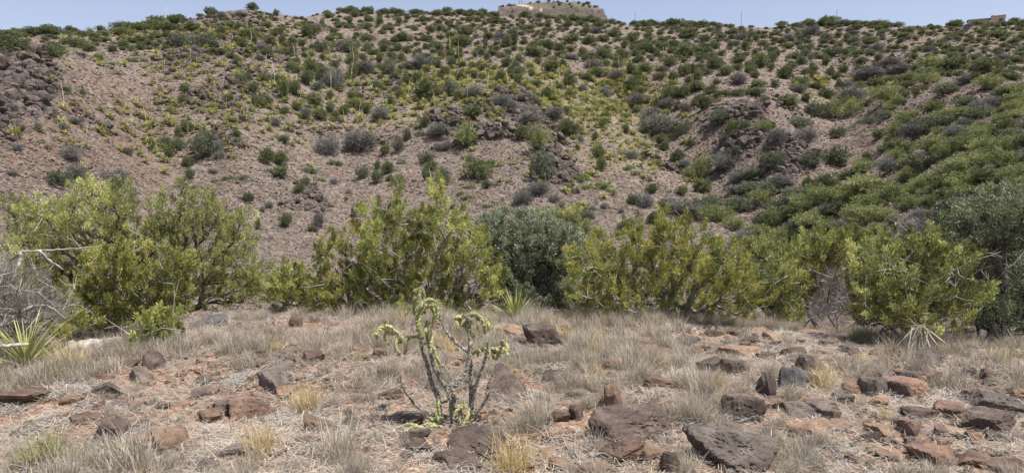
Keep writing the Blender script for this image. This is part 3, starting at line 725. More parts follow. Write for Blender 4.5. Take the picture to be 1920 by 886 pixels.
 (1440, 210): '20,110,60,70,j 240,80,160,90,o 290,190,160,130,g 80,190,140,130,g 530,150,120,90,o 55,350,130,120,o 780,60,120,70,o 840,165,120,80,d 860,265,80,70,o 1030,60,180,110,d 1150,70,120,90,o 1320,60,180,90,o 1280,140,80,50,y 1480,80,120,80,o 320,360,140,130,o 550,330,220,160,o 740,340,70,80,j 720,410,150,90,y 590,470,180,80,o 440,530,150,130,d 1020,250,220,130,d 1250,240,180,100,y 1330,290,150,100,y 1170,370,240,130,o 910,400,130,120,g 1060,480,130,90,y 1140,540,110,80,y 1270,560,90,80,y 1430,440,220,160,y 1500,230,180,100,y 1660,150,180,100,y 1820,100,180,120,j 1830,150,150,80,o 1650,250,180,100,y 1820,240,180,110,y 1600,360,200,120,y 1780,360,200,120,y 1650,470,180,120,j 1840,480,160,120,y 1470,600,170,90,y 1720,600,200,100,y 1860,620,160,120,j 750,550,250,120,y 930,610,200,120,y 850,570,150,100,j 1060,680,160,100,y 1160,620,90,70,y 620,630,200,130,y 420,620,180,100,y 200,600,180,90,o 120,520,200,100,g 290,700,200,120,y 520,720,180,110,o 800,680,200,110,y 700,780,220,120,y 850,770,170,100,y 330,820,220,120,y 80,700,180,120,o 60,800,150,120,y 180,850,100,60,g 1050,790,50,30,b 550,850,120,80,g',
}
cat_b = []
for (ox, oy), s in TILES.items():
    for (a, b, w, h, k) in T_(s):
        a, b, w, h = float(a) / S + ox, float(b) / S + oy, float(w) / S, float(h) / S
        cat_b.append([a, b + h / 2, w, h, k])
rs = rng(77)
# the crowded parts of the hill: fill in between the catalogued bushes
def crowd(u, v):
    d = 0.0
    if v < 115:
        d = 0.22 + 0.4 * np.clip((u - 500) / 600, 0, 1)
        if u > 1180: d = 0.95
        if 330 < u < 520: d = 0.35
        if u < 330 and v > 95: d = 0.05
        if u < 330 and v <= 95: d = 0.55
    elif v < 160 and u > 1640: d = 0.95
    elif v < 150: d = 0.16 if u > 560 else 0.0
    if v >= 115 and u > 1650 + (v - 115) * 0.1 and not (1690 < u < 1900 and 155 < v < 215): d = max(d, 0.75 if v > 215 or u > 1840 else 0.4)
    if u > 1380 and v > 340: d = max(d, 0.65)
    if u > 1780 and v > 200: d = 0.9
    return d
def skyrow(u):
    return np.interp(u, [0, 170, 280, 340, 430, 600, 800, 960, 1080, 1200, 1500, 1920], [66, 56, 52, 36, 15, 18, 24, 26, 36, 45, 46, 43])
fill = []
pts = np.array([[c[0], c[1] - c[3] / 2, c[2]] for c in cat_b])
for _ in range(14000):
    u, v = rs.uniform(-60, 1980), 26 + 480 * rs.rand() ** 2.0
    sr = skyrow(np.clip(u, 0, 1920))
    if v < sr + 1: continue
    if rs.rand() > crowd(np.clip(u, 0, 1919), v): continue
    w = np.interp(v, [30, 70, 120, 200, 300, 450], [10, 14, 19, 27, 36, 44]) * rs.uniform(0.5, 1.3)
    asp = np.interp(v, [20, 60, 150, 400], [0.45, 0.5, 0.6, 0.7])
    h = w * asp * rs.uniform(0.85, 1.25)
    dd = np.hypot(pts[:, 0] - u, (pts[:, 1] - (v - h / 2)) / asp)
    if np.any(dd < (pts[:, 2] + w) * 0.36): continue
    pts = np.vstack([pts, [u, v - h / 2, w]])
    k = rs.choice(['j', 'j', 'j', 'j', 'j', 'o', 'g']) if v < 150 else rs.choice(['y', 'y', 'j', 'o', 'g'])
    fill.append([u, v, w, h, k])
# along the skyline
for u in np.arange(-50, 1970, 7.5):
    w = rs.uniform(9, 22) if u > 330 else rs.uniform(14, 34)
    if 330 < u < 470 and rs.rand() < 0.5: continue
    sr = skyrow(np.clip(u, 0, 1920)); fill.append([u + rs.uniform(-4, 4), sr + 2 + rs.uniform(0, 4), w, w * rs.uniform(0.4, 0.7), rs.choice(['j', 'j', 'j', 'o'])])
print('bushes', len(cat_b), 'fill', len(fill))
allb = cat_b + fill
bu = np.array([c[0] for c in allb]); bv = np.array([c[1] for c in allb])
bx, by, bz, br = hit(bu, bv, rmin=16.0)
ok = br < 299
KIND = {
 'j': ('juniper_bush', 'juniper bush', 'bush', 'dark green juniper bushes on the far hillside'),
 'd': ('evergreen_tree', 'evergreen tree', 'tree', 'deep green rounded evergreen trees on the far hillside'),
 'o': ('oak_shrub', 'oak shrub', 'shrub', 'loose grey-green oak shrubs on the far hillside'),
 'g': ('bare_shrub', 'bare shrub', 'shrub', 'leafless grey shrubs on the far hillside'),
 'b': ('leafy_shrub', 'leafy shrub', 'shrub', 'low fresh green shrubs on the scree'),
 'y': ('mimosa_shrub', 'spreading shrub', 'shrub', 'olive green spreading shrubs on the right of the ravine')}
items = {k: [] for k in KIND}
for i, c in enumerate(allb):
    if not ok[i]: continue
    dep = project(bx[i], by[i], bz[i])[2]
    Wm = c[2] / F * dep; Hm = c[3] / F * dep
    items[c[4]].append((c[2] * c[3], bx[i], by[i], bz[i], Wm, Hm, c[0], c[1], i))

ORD = ['first', 'second', 'third', 'fourth', 'fifth', 'sixth', 'seventh', 'eighth', 'ninth', 'tenth', 'eleventh', 'twelfth', 'thirteenth', 'fourteenth', 'fifteenth', 'sixteenth', 'seventeenth', 'eighteenth', 'nineteenth', 'twentieth'] + ['twenty-' + q for q in ('first', 'second', 'third', 'fourth', 'fifth', 'sixth', 'seventh', 'eighth', 'ninth')]
def band(u, v):
    s = skyrow(np.clip(u, 0, 1920))
    if v < s + 9: return 'on the skyline'
    if v < s + 32: return 'below the skyline'
    if v < 115: return 'on the high slope'
    if v < 165: return 'on the upper slope'
    if v < 215: return 'mid-slope'
    if v < 270: return 'on the mid-lower slope'
    if v < 330: return 'on the lower slope'
    return 'at the slope foot'
def side(u):
    if u < 240: return 'at the far left'
    if u < 480: return 'below the rocky knob'
    if u < 720: return 'left of centre'
    if u < 940: return 'left of the mesa'
    if u < 1130: return 'under the mesa'
    if u < 1320: return 'right of the mesa'
    if u < 1520: return 'right of centre'
    if u < 1720: return 'towards the right'
    return 'at the far right'
ADJ = {'j': ('tiny dark', 'small dark green', 'round dark green', 'large dark green'), 'd': ('small deep green',) * 2 + ('deep green rounded',) * 2,
       'o': ('small grey-green', 'loose grey-green', 'bushy grey-green', 'big grey-green'), 'g': ('tiny leafless', 'small leafless grey', 'leafless grey', 'wide leafless grey'),
       'b': ('tiny bright green', 'low bright green', 'low bright green', 'wide bright green'), 'y': ('small olive', 'olive green', 'spreading olive green', 'wide olive green')}

def gn_scatter(name, pos, rot, scl, idx, meshes, label=None, kind='stuff', parent=None):
    """one object: many copies of a few meshes at the given places"""
    n = len(pos)
    me = bpy.data.meshes.new(name)
    me.vertices.add(n); me.vertices.foreach_set('co', np.asarray(pos, np.float32).ravel())
    for nm, ty, arr, key in (('rot', 'FLOAT_VECTOR', rot, 'vector'), ('scl', 'FLOAT_VECTOR', scl, 'vector')):
        a = me.attributes.new(nm, ty, 'POINT'); a.data.foreach_set(key, np.asarray(arr, np.float32).ravel())
    a = me.attributes.new('idx', 'INT', 'POINT'); a.data.foreach_set('value', np.asarray(idx, np.int32))
    me.update()
    src = bpy.data.collections.new(name + '_forms')
    for i, m_ in enumerate(meshes):
        o = bpy.data.objects.new('%s_form_%02d' % (name, i), m_); src.objects.link(o)
    ng = bpy.data.node_groups.new(name, 'GeometryNodeTree')
    ng.interface.new_socket('Geometry', in_out='INPUT', socket_type='NodeSocketGeometry')
    ng.interface.new_socket('Geometry', in_out='OUTPUT', socket_type='NodeSocketGeometry')
    gi = ng.nodes.new('NodeGroupInput'); go = ng.nodes.new('NodeGroupOutput')
    ci = ng.nodes.new('GeometryNodeCollectionInfo'); ci.inputs['Collection'].default_value = src
    ci.inputs['Separate Children'].default_value = True; ci.inputs['Reset Children'].default_value = True
    ip = ng.nodes.new('GeometryNodeInstanceOnPoints'); ip.inputs['Pick Instance'].default_value = True
    def at(nm, dt):
        a = ng.nodes.new('GeometryNodeInputNamedAttribute'); a.data_type = dt; a.inputs['Name'].default_value = nm; return a.outputs['Attribute']
    L = ng.links.new
    L(gi.outputs[0], ip.inputs['Points']); L(ci.outputs[0], ip.inputs['Instance'])
    L(at('idx', 'INT'), ip.inputs['Instance Index'])
    e2r = ng.nodes.new('FunctionNodeEulerToRotation'); L(at('rot', 'FLOAT_VECTOR'), e2r.inputs[0]); L(e2r.outputs[0], ip.inputs['Rotation'])
    L(at('scl', 'FLOAT_VECTOR'), ip.inputs['Scale']); L(ip.outputs[0], go.inputs[0])
    o = obj(name, me, parent)
    md = o.modifiers.new('scatter', 'NODES'); md.node_group = ng
    tag(o, label, None, None, kind)
    return o

rs = rng(78)
for k, L in items.items():
    L.sort(key=lambda t: -t[0])
    name, noun, cat, grp = KIND[k]
    top, rest = L[:300], L[300:]
    cells = {}
    for it in top:
        cells.setdefault((band(it[6], it[7]), side(it[6]), min(3, int(it[4] / 1.3)) if k != 'd' else 2), []).append(it)
    bm = BUSH['j' if k == 'd' else k]
    for (bd, sd, sz), its in cells.items():
        its.sort(key=lambda t: t[6])
        for n_, it in enumerate(its):
            me = bm[rs.randint(len(bm))]
            o = bpy.data.objects.new(name, me)
            link(o, None, (it[1], it[2] + it[4] * 0.15, it[3] - 0.04), (0, 0, rs.rand() * 6.28), (it[4] * (1.22 if k != 'y' else 1.6), it[4] * (1.16 if k != 'y' else 1.5), max(it[5] * (1.32 if k != 'y' else 1.7), it[4] * 0.6)))
            extra = '' if len(its) == 1 else ', %s from left' % ORD[min(n_, 28)]
            tag(o, '%s %s %s %s%s' % (ADJ[k][sz], noun, bd, sd, extra), cat, grp)
    if rest:
        pos = [(t[1], t[2], t[3] - 0.04) for t in rest]
        sc_ = [(t[4] * 1.3, t[4] * 1.25, max(t[5] * 1.45, t[4] * 0.55)) for t in rest]
        rt = [(0, 0, rs.rand() * 6.28) for t in rest]
        gn_scatter('distant_' + name.replace('bush', 'bushes').replace('shrub', 'shrubs'), pos, rt, sc_, rs.randint(0, len(bm), len(rest)), bm, 'dark green scrub too small to count high on the far hillside')
print({k: len(v) for k, v in items.items()})
# ------------------------------------------------------------------ rocks
def rock_mesh(seed, sub, mats, npl=9, nz=0.05, flat=0.0, up=None):
    rs = rng(seed)
    bm = bmesh.new(); bmesh.ops.create_icosphere(bm, subdivisions=sub, radius=1.0)
    d = np.array([v.co[:] for v in bm.verts]); Fc = np.array([[v.index for v in f.verts] for f in bm.faces]); bm.free()
    d = norm(d)
    n = norm(rs.normal(0, 1, (npl, 3))); dist = rs.uniform(0.48, 0.95, npl)
    n = np.vstack([n, [[0, 0, 1.0]], [[0, 0, -1.0]]]); dist = np.append(dist, [0.62, 0.7])
    dt = d @ n.T
    r = np.where(dt > 0.05, dist / np.maximum(dt, 0.05), 9)
    r = np.minimum(r.min(1), 1.35)
    p = d * r[:, None]
    if sub >= 3:
        q = p * 2.2 + seed
        a = fbm(q[:, 0], q[:, 1], q[:, 2], seed, 4, 0.6)
        c = np.abs(fbm(q[:, 0] * 1.3, q[:, 1] * 1.3, q[:, 2] * 3.0, seed + 9, 3))
        p = p + d * (a * nz * 1.6 - np.clip(0.07 - c, 0, 0.07) * 1.2)[:, None]
        q = p * 9
        p = p + d * (fbm(q[:, 0], q[:, 1], q[:, 2], seed + 5, 3) * nz * 0.5)[:, None]
    else:
        p = p + d * rs.normal(0, nz * 0.6, (len(d), 1))
    p = p / np.abs(p).max(0) * 0.5
    me = mesh_np('rock', p, Fc, mats, None, False)
    return me

# individual rocks of the near slope: photograph box (x0, y0, x1, y1), kind, profile (b block, s slab, p pointed), label
ROCKS = [
 (282, 786, 352, 852, 'orange', 'b', 'angular orange-faced rock block with dark top, bottom left of the cactus'),
 (235, 690, 284, 721, 'grey', 'b', 'hollow grey-brown rock with a black cavity below, above the orange block'),
 (380, 590, 426, 611, 'slate', 'b', 'blue-grey slate coloured rock at the slope edge on the left'),
 (4, 716, 88, 766, 'brown', 's', 'broad low brown slab at the left edge'),
 (116, 736, 160, 758, 'orange', 's', 'flat reddish slab between the left edge slab and hollow rock'),
 (208, 738, 248, 760, 'brown', 's', 'narrow flat brown stone below the hollow rock'),
 (128, 762, 190, 806, 'brown', 's', 'brown bedrock hump left of the big maroon slab'),
 (168, 764, 240, 832, 'dark', 'b', 'big maroon-brown boulder left of the orange-faced block'),
 (425, 748, 512, 796, 'brown', 'p', 'brown wedge-shaped rock left of the golden grass'),
 (403, 828, 470, 857, 'grey', 's', 'flat-topped grey rock beside the golden grass clump'),
 (256, 662, 307, 697, 'dark', 'b', 'rounded purple-brown boulder above the hollow rock'),
 (396, 702, 418, 721, 'orange', 'b', 'small square orange stone right of the hollow rock'),
 (45, 846, 120, 890, 'dark', 's', 'dark flat rock in the bottom left corner grass'),
 (370, 768, 412, 796, 'brown', 'b', 'brown stones left of the wedge-shaped rock'),
 (554, 558, 608, 590, 'grey', 'b', 'grey-brown boulder under the junipers left of centre'),
 (545, 588, 573, 613, 'brown', 'b', 'small square brown rock below the boulder at the slope edge'),
 (500, 570, 552, 591, 'slate', 's', 'dark low slab at the slope edge left of the boulder'),
 (622, 630, 652, 650, 'brown', 'b', 'reddish brown angular stone up the slope left of the cactus'),
 (480, 692, 540, 742, 'grey', 'b', 'rounded grey boulder with dark side left of centre'),
 (520, 646, 578, 666, 'brown', 's', 'flat brown stones in grass under the slope edge, left of centre'),
 (700, 654, 732, 676, 'orange', 'p', 'rusty red pointed stone left of the cactus arm'),
 (662, 680, 700, 699, 'brown', 's', 'flat brown stone below the rusty red one'),
 (572, 628, 600, 644, 'dark', 'b', 'small dark stone beside the reddish angular stone'),
 (655, 640, 690, 662, 'brown', 's', 'brown low stone right of the reddish angular stone'),
 (905, 672, 1010, 760, 'dark', 's', 'large smooth purple-grey bedrock slab right of the cactus'),
 (840, 782, 965, 876, 'dark', 's', 'broad dark bedrock sheet below the cactus on the right'),
 (800, 835, 900, 890, 'dark', 's', 'dark ribbed bedrock at the bottom edge below the cactus'),
 (982, 608, 1052, 653, 'dark', 'b', 'cracked dark boulder beside the upright green yucca'),
 (935, 598, 985, 632, 'orange', 's', 'orange weathered ledge left of the cracked dark boulder'),
 (1124, 712, 1165, 770, 'brown', 'b', 'upright brown rock with black left side above the largest slab'),
 (1063, 746, 1090, 789, 'dark', 'b', 'dark rounded stone left of the largest slab'),
 (1062, 722, 1122, 752, 'grey', 's', 'flat grey ledge left of the upright brown rock'),
 (1074, 690, 1101, 708, 'dark', 'b', 'small dark knob of rock above the flat grey ledge'),
 (1106, 738, 1300, 826, 'dark', 's', 'largest flat dark slab in the right foreground'),
 (1104, 812, 1230, 876, 'brown', 's', 'lower brown ledge in front of the largest slab'),
 (1290, 808, 1440, 892, 'grey', 'b', 'big grey boulder with black left face at the bottom edge'),
 (1238, 852, 1277, 892, 'dark', 'p', 'pointed dark stone left of the big grey boulder'),
 (1014, 834, 1064, 882, 'orange', 's', 'orange-brown rock patch left of the lower brown ledge'),
 (1212, 650, 1256, 674, 'orange', 's', 'flat tan-orange stone up the slope under the yellowing juniper'),
 (1192, 640, 1238, 662, 'brown', 's', 'brown slab just behind the flat tan-orange stone'),
 (1268, 618, 1314, 649, 'grey', 's', 'pale grey slab with black cleft under the yellowing juniper'),
 (1306, 662, 1354, 706, 'dark', 'b', 'dark hump of rock left of its twin right of centre'),
 (1350, 664, 1402, 710, 'dark', 'b', 'dark rounded hump of rock right of its twin'),
 (1342, 648, 1418, 670, 'orange', 's', 'row of crumbling orange ledge above the dark humps'),
 (1356, 748, 1440, 800, 'dark', 'b', 'dark purplish block between big grey boulder and dark humps'),
 (1392, 712, 1446, 746, 'grey', 's', 'grey flat rock left of the split standing slabs'),
 (1420, 682, 1462, 748, 'dark', 'b', 'black-shadowed left slab of the split standing slabs'),
 (1450, 680, 1492, 732, 'slate', 'b', 'middle slab of the split standing slabs'),
 (1482, 680, 1530, 728, 'slate', 'b', 'pale grey-green right slab of the split standing slabs'),
 (1486, 662, 1542, 700, 'dark', 'b', 'dark rock behind the split standing slabs'),
 (1661, 706, 1752, 751, 'brown', 'b', 'large brown boulder below the dead yucca'),
 (1668, 688, 1756, 716, 'dark', 's', 'dark flat slab between the brown boulder and dead yucca'),
 (1712, 648, 1770, 690, 'grey', 'b', 'grey-brown rock at the right foot of the dead yucca'),
 (1612, 702, 1664, 746, 'grey', 'b', 'grey rock with dark clefts left of the large brown boulder'),
 (1780, 628, 1850, 662, 'dark', 's', 'tilted flat reddish-brown slab right of the dead yucca'),
 (1800, 594, 1838, 628, 'dark', 'b', 'dark block beside the upright bundle of dead leaves'),
 (1808, 736, 1925, 782, 'grey', 'b', 'wide tan-grey rock with black underside at the right edge'),
 (1770, 762, 1888, 816, 'dark', 's', 'broad dark slab below the wide rock at the right edge'),
 (1808, 804, 1842, 833, 'orange', 'b', 'small brown-orange cube of rock near the right edge'),
 (1757, 818, 1785, 842, 'orange', 'b', 'small orange stone left of the brown-orange cube'),
 (1484, 776, 1562, 822, 'orange', 's', 'low red-brown rock right of the big grey boulder'),
 (1502, 744, 1570, 780, 'grey', 's', 'grey slab behind the low red-brown rock'),
 (1674, 788, 1722, 818, 'brown', 'b', 'rusty brown stone in grass below the large brown boulder'),
 (1740, 688, 1778, 712, 'orange', 's', 'orange stone right of the dark flat slab'),
 (1830, 692, 1862, 722, 'brown', 'p', 'brown stone standing in grass at the right'),
 (1640, 835, 1690, 868, 'orange', 's', 'orange-brown stone low in the right corner'),
 (1780, 838, 1860, 880, 'brown', 's', 'brown flat rock in the bottom right corner'),
 (1850, 850, 1925, 892, 'brown', 's', 'reddish rock at the bottom right corner edge'),
 (730, 762, 800, 800, 'dark', 's', 'dark shaded rock left of the cactus base'),
 (600, 700, 650, 722, 'brown', 's', 'low brown stone among the grass left of the cactus'),
 (1110, 610, 1150, 632, 'grey', 's', 'low grey stone at the slope edge right of centre'),
 (20, 800, 62, 826, 'brown', 's', 'brown low stone near the left edge, below the broad slab'),
 (560, 812, 610, 838, 'brown', 's', 'brown stone sunk in grass right of the golden clump'),
 (1560, 640, 1610, 662, 'dark', 's', 'dark flat stone in the pale grass right of centre'),
 (1500, 612, 1548, 632, 'orange', 's', 'orange soil-stained stone near the small juniper seedling'),
 (1130, 690, 1180, 712, 'brown', 's', 'brown stone behind the upright brown rock'),
 (1210, 698, 1270, 728, 'brown', 's', 'flat brown rock in the tall grass above the largest slab'),
]
rm = {}
def near_rock(box, kind, prof, label, seed, group=None):
    u0, v0, u1, v1 = box
    u = (u0 + u1) / 2; w = u1 - u0; h = v1 - v0
    x, y, z, r = hit([u], [v1 - 1]); x, y = x[0], y[0]
    dep = project(x, y, z[0])[2]
    W = w / F * dep * 1.14; Hp = h / F * dep
    el = math.atan2(EYE - float(z[0]), math.hypot(x, y))
    if prof == 's':
        H = min(0.22 * W, 0.6 * Hp); Dp = min(max((Hp - H * math.cos(el)) / math.sin(el), .45 * W), 1.5 * W)
    elif prof == 'p':
        Dp = .7 * W; H = max(min((Hp - .2 * Dp * math.sin(el)) / math.cos(el), .9 * W), .3 * W)
    else:
        Dp = .8 * W; H = min((Hp - .55 * Dp * math.sin(el)) / math.cos(el), (.55 if h < w * 1.1 else .95) * W); Dp = min(max(Dp, (Hp - H * math.cos(el)) / math.sin(el)), 1.3 * W); H = max(H, .15 * W)
    ax, ay = x / r[0], y / r[0]
    cx, cy = x + ax * Dp * 0.5, y + ay * Dp * 0.5
    zc = h1(cx, cy)
    sink = 0.46
    big = w > 60
    key = (kind, prof, seed)
    me = rock_mesh(seed, 5 if w > 110 else (4 if big else 3), [M['rock_' + kind]], 9 if prof != 'p' else 6, 0.06)
    o = obj('rock', me, None, loc=(cx, cy, min(zc, float(z[0]) + Dp * 0.1) + H * (0.5 - sink / 2)), rot=(rng(seed).normal(0, .07), rng(seed + 1).normal(0, .09), math.atan2(-x, y) + rng(seed).normal(0, .15)),
            scale=(W, Dp * 1.1, H * (1 + sink) * 1.06))
    tag(o, label, 'rock', group)
    o['_fp'] = 0; del o['_fp']
    return (cx, cy, W * 0.5, Dp * 0.5)
ROCKFP = []
for i, (a, b, c, d, kind, prof, lab) in enumerate(ROCKS):
    ROCKFP.append(near_rock((a, b, c, d), kind, prof, lab, 1000 + i))

# smaller loose stones, individually placed
rs = rng(5)
SM = {k: [rock_mesh(2000 + i * 7 + j, 4, [M['rock_' + k]], 9, 0.05) for i in range(4)] for j, k in enumerate(('dark', 'brown', 'orange', 'grey'))}
n_small = 0; zones = {}
tries = 0
cand = []
while n_small < 300 and tries < 6000:
    tries += 1
    u, v = rs.uniform(-20, 1940), rs.uniform(600, 884)
    cl = vnoise(np.array([u / 90.0]), np.array([v / 45.0]), seed=9)[0]
    if rs.rand() > 0.35 + cl * 1.1 + (0.25 if u > 1000 else 0): continue
    x, y, z, r = hit([u], [v]); x, y, z, r = x[0], y[0], z[0], r[0]
    if any(abs(x - q[0]) < q[2] * .9 and abs(y - q[1]) < q[3] * .9 for q in ROCKFP) or any(math.hypot(x - q[2], y - q[3]) < W * .5 + q[5] * .5 for q in cand): continue
    W = rs.uniform(0.06, 0.15) * (1.0 if rs.rand() < 0.55 else 2.3)
    cand.append((u, v, x, y, z, W)); n_small += 1
ROCKFP2 = []
for (u, v, x, y, z, W) in cand:
    k = rs.choice(['dark', 'brown', 'brown', 'orange', 'grey'])
    me = SM[k][rs.randint(4)]
    dsc = {'dark': 'dark purplish', 'brown': 'brown', 'orange': 'rusty orange', 'grey': 'grey'}[k]
    sz = 'fist-sized' if W < 0.09 else ('small angular' if W < 0.15 else 'low half-buried')
    zn = ('in the bottom foreground' if v > 800 else 'midway down' if v > 700 else 'near the slope edge')
    lr = ('at the far left' if u < 300 else 'left of the cactus' if u < 780 else 'by the cactus' if u < 940 else 'right of the cactus' if u < 1250 else 'right of centre' if u < 1600 else 'at the far right')
    zones.setdefault((sz, dsc, zn, lr), []).append((u, x, y, z, W, me))
for (sz, dsc, zn, lr), L in zones.items():
    L.sort(key=lambda t: t[0])
    for n_, (u, x, y, z, W, me) in enumerate(L):
        o = obj('stone', me, None, loc=(x, y, z + W * (0.08 if W < .15 else .02)), rot=(rs.normal(0, .15), rs.normal(0, .15), rs.rand() * 6.28), scale=(W, W * rs.uniform(.6, .95), W * (rs.uniform(.45, .8) if W < .15 else rs.uniform(.35, .55))))
        tag(o, '%s %s stone %s %s%s' % (sz, dsc, zn, lr, '' if len(L) == 1 else ', %s from left' % ORD[min(n_, 28)]), 'stone', 'loose stones on the near slope')
        ROCKFP2.append((x, y, W * 0.5, W * 0.4))

# pebbles and gravel: nobody could count them
peb = [rock_mesh(3000 + i, 2, [M['rock_' + k]], 8, 0.05) for i, k in enumerate(['dark', 'brown', 'orange', 'grey', 'brown', 'orange'])]
def polar_pts(n, r0, r1, azmax, rs, pw=1.0):
    az = rs.uniform(-azmax, azmax, n); r = np.sqrt(rs.uniform(r0 ** 2, r1 ** 2, n)) if pw == 1 else r0 + (r1 - r0) * rs.rand(n) ** pw
    return np.sin(az) * r, np.cos(az) * r, r
x, y, r = polar_pts(34000, 2.6, 11.5, radians(50), rs, 0.8)
cl = fbm(x * 0.9, y * 0.9, seed=41, o=3)
k = rs.rand(len(x)) < np.clip(0.35 + cl * 1.6, 0.05, 1)
x, y = x[k], y[k]; z = zground(x, y); n = len(x)
s = 0.014 + 0.07 * rs.rand(n) ** 3.0
gn_scatter('gravel', np.stack([x, y, z + s * 0.12], 1), np.stack([rs.normal(0, .3, n), rs.normal(0, .3, n), rs.rand(n) * 6.28], 1), np.stack([s, s * rs.uniform(.6, 1, n), s * rs.uniform(.4, .8, n)], 1), rs.randint(0, 6, n), peb,
           'loose rusty brown gravel scattered over the near slope')

# hillside scree and outcrop blocks
scm = [rock_mesh(3100 + i, 2, [M['scree']], 8, 0.05) for i in range(8)]
clm = [rock_mesh(3200 + i, 3, [M['cliff']], 9, 0.06) for i in range(8)]
n = 120000
u = rs.uniform(-60, 1980, n); v = 20 + 560 * rs.rand(n) ** 0.9
x, y, z, r = hit(u, v, rmin=16.0)
k = (r < 290) & (r > 18); x, y, z, r, u, v = x[k], y[k], z[k], r[k], u[k], v[k]; n = len(x)
s = (0.06 + 0.34 * rs.rand(n) ** 2.8) * np.clip(r / 75, 0.75, 1.9)
gn_scatter('hillside_scree', np.stack([x, y, z + s * 0.05], 1), np.stack([rs.normal(0, .35, n), rs.normal(0, .35, n), rs.rand(n) * 6.28], 1), np.stack([s, s * rs.uniform(.6, 1, n), s * rs.uniform(.35, .8, n)], 1), rs.randint(0, 8, n), scm,
           'loose pinkish brown scree covering the far hillside')
w = weight(B_OUT, x, y, 31)
k = (w > 0.12) & (rs.rand(n) < 1.1 * w); x, y, z, r, w = x[k], y[k], z[k], r[k], w[k]; n = len(x)
s = (0.12 + 1.1 * rs.rand(n) ** 4.0) * (0.5 + 0.6 * w)
print('outcrop blocks', n)
gn_scatter('outcrop_blocks', np.stack([x, y, z + s * 0.1], 1), np.stack([rs.normal(0, .35, n), rs.normal(0, .35, n), rs.rand(n) * 6.28], 1), np.stack([s * 1.2, s * rs.uniform(.6, 1, n), s * rs.uniform(.5, .9, n)], 1), rs.randint(0, 8, n), clm,
           'dark jumbled blocks of the volcanic outcrops on the far hillside')

# ------------------------------------------------------------------ sotol rosettes and grass of the hill
def sotol(seed, stalk=False, dry=0.5):
    rs = rng(seed); A = Acc(); n = 70
    az = rs.rand(n) * 6.28; el = np.arccos(rs.rand(n) * 0.95)
    el = pi / 2 - el * 1.05
    d = np.stack([np.cos(az) * np.cos(el), np.sin(az) * np.cos(el), np.sin(el)], 1)
    L = 0.5 * (0.75 + 0.4 * rs.rand(n, 1))
    wv = norm(np.cross(d, np.array([0, 0, 1.0]))) * 0.022
    b = np.array([0, 0, 0.12])
    mid = b + d * L * 0.6; tip = b + d * L + np.array([0, 0, -0.06]) * (1 - d[:, 2:3])
    V = np.stack([b - wv * .8, b + wv * .8, mid + wv, mid - wv, tip + 0 * wv], 0)
    V = np.broadcast_to(V[0][None] if V.ndim == 2 else V, (5, n, 3)).transpose(1, 0, 2).reshape(-1, 3)
    base = np.arange(n)[:, None] * 5
    Fc = np.concatenate([base + np.array([[0, 1, 2]]), base + np.array([[0, 2, 3]]), base + np.array([[3, 2, 4]])])
    t = np.where(el < 0.15, 0.85, 0.3 + dry * 0.4) + rs.normal(0, 0.12, n)
    A.add(V, Fc, 0, np.clip(np.concatenate([t, t, t]), 0, 1))
    # skirt of dead leaves
    m = 40; az = rs.rand(m) * 6.28
    d = np.stack([np.cos(az), np.sin(az), -0.5 * np.ones(m)], 1); wv = norm(np.cross(d, np.array([0, 0, 1.0]))) * 0.02
    b = np.array([0, 0, 0.16]); tip = b + d * 0.28 * (0.7 + .6 * rs.rand(m, 1))
    V = np.stack([b - wv, b + wv, tip], 1).reshape(-1, 3); A.add(V, np.arange(m * 3).reshape(-1, 3), 0, 0.95)
    if stalk:
        p = spline([(0, 0, 0.2), (0.05, 0, 0.9), (0.16 * rs.normal(), 0.1, 1.8)], 6)
        V, Fc = polytube(p, [0.014, 0.014, 0.013, 0.02, 0.018, 0.008], 4); A.add(V, Fc, 0, 0.97)
    return A.mesh('sotol', [M['sotol']])
SOT = [sotol(10, False, .2), sotol(11, False, .5), sotol(12, False, .9), sotol(13, True, .5), sotol(14, False, .4)]
n = 26000
u = rs.uniform(-40, 1960, n); v = 40 + 420 * rs.rand(n)
def sot_d(u, v):
    g = lambda a, b, c, d: np.exp(-((u - a) / c) ** 2 - ((v - b) / d) ** 2)
    d = 1.1 * g(1110, 190, 130, 55) + 0.8 * g(870, 160, 160, 40) + .45 * g(700, 200, 220, 40) + .26 * g(430, 180, 230, 70) + .2 * g(300, 255, 150, 50) + .6 * g(1560, 160, 60, 12) + .3 * g(1180, 290, 100, 30) + .45 * g(320, 66, 180, 10) + .12 * g(1060, 340, 200, 50) + .12 * g(500, 100, 300, 40)
    return d
k = rs.rand(n) < sot_d(u, v) * 0.62; u, v = u[k], v[k]
x, y, z, r = hit(u, v, rmin=16.0); k = r < 290; x, y, z, r, u, v = x[k], y[k], z[k], r[k], u[k], v[k]; n = len(x)
s = rs.uniform(0.7, 1.5, n) * np.clip(r / 85, 0.9, 1.5); ix = np.where(rs.rand(n) < 0.035, 3, rs.choice([0, 1, 2, 4], n))
px = s / r; od = np.argsort(-px); print('sotols', n)
cellS = {}
for j in od[:300]:
    nm_ = ['green', 'yellow-green', 'straw-yellow', 'tall-stalked', 'olive'][ix[j]]
    cellS.setdefault((nm_, band(u[j], v[j]), side(u[j])), []).append(j)
for (nm_, bd, sd), L in cellS.items():
    L.sort(key=lambda j: u[j])
    for n_, j in enumerate(L):
        o = obj('sotol_rosette', SOT[ix[j]], None, loc=(x[j], y[j], z[j]), rot=(0.1, 0, rs.rand() * 6.28), scale=(s[j],) * 3)
        tag(o, '%s sotol rosette %s %s%s' % (nm_, bd, sd, '' if len(L) == 1 else ', %s from left' % ORD[min(n_, 28)]), 'sotol', 'sotol rosettes on the far hillside')
j = od[300:]; m = len(j)
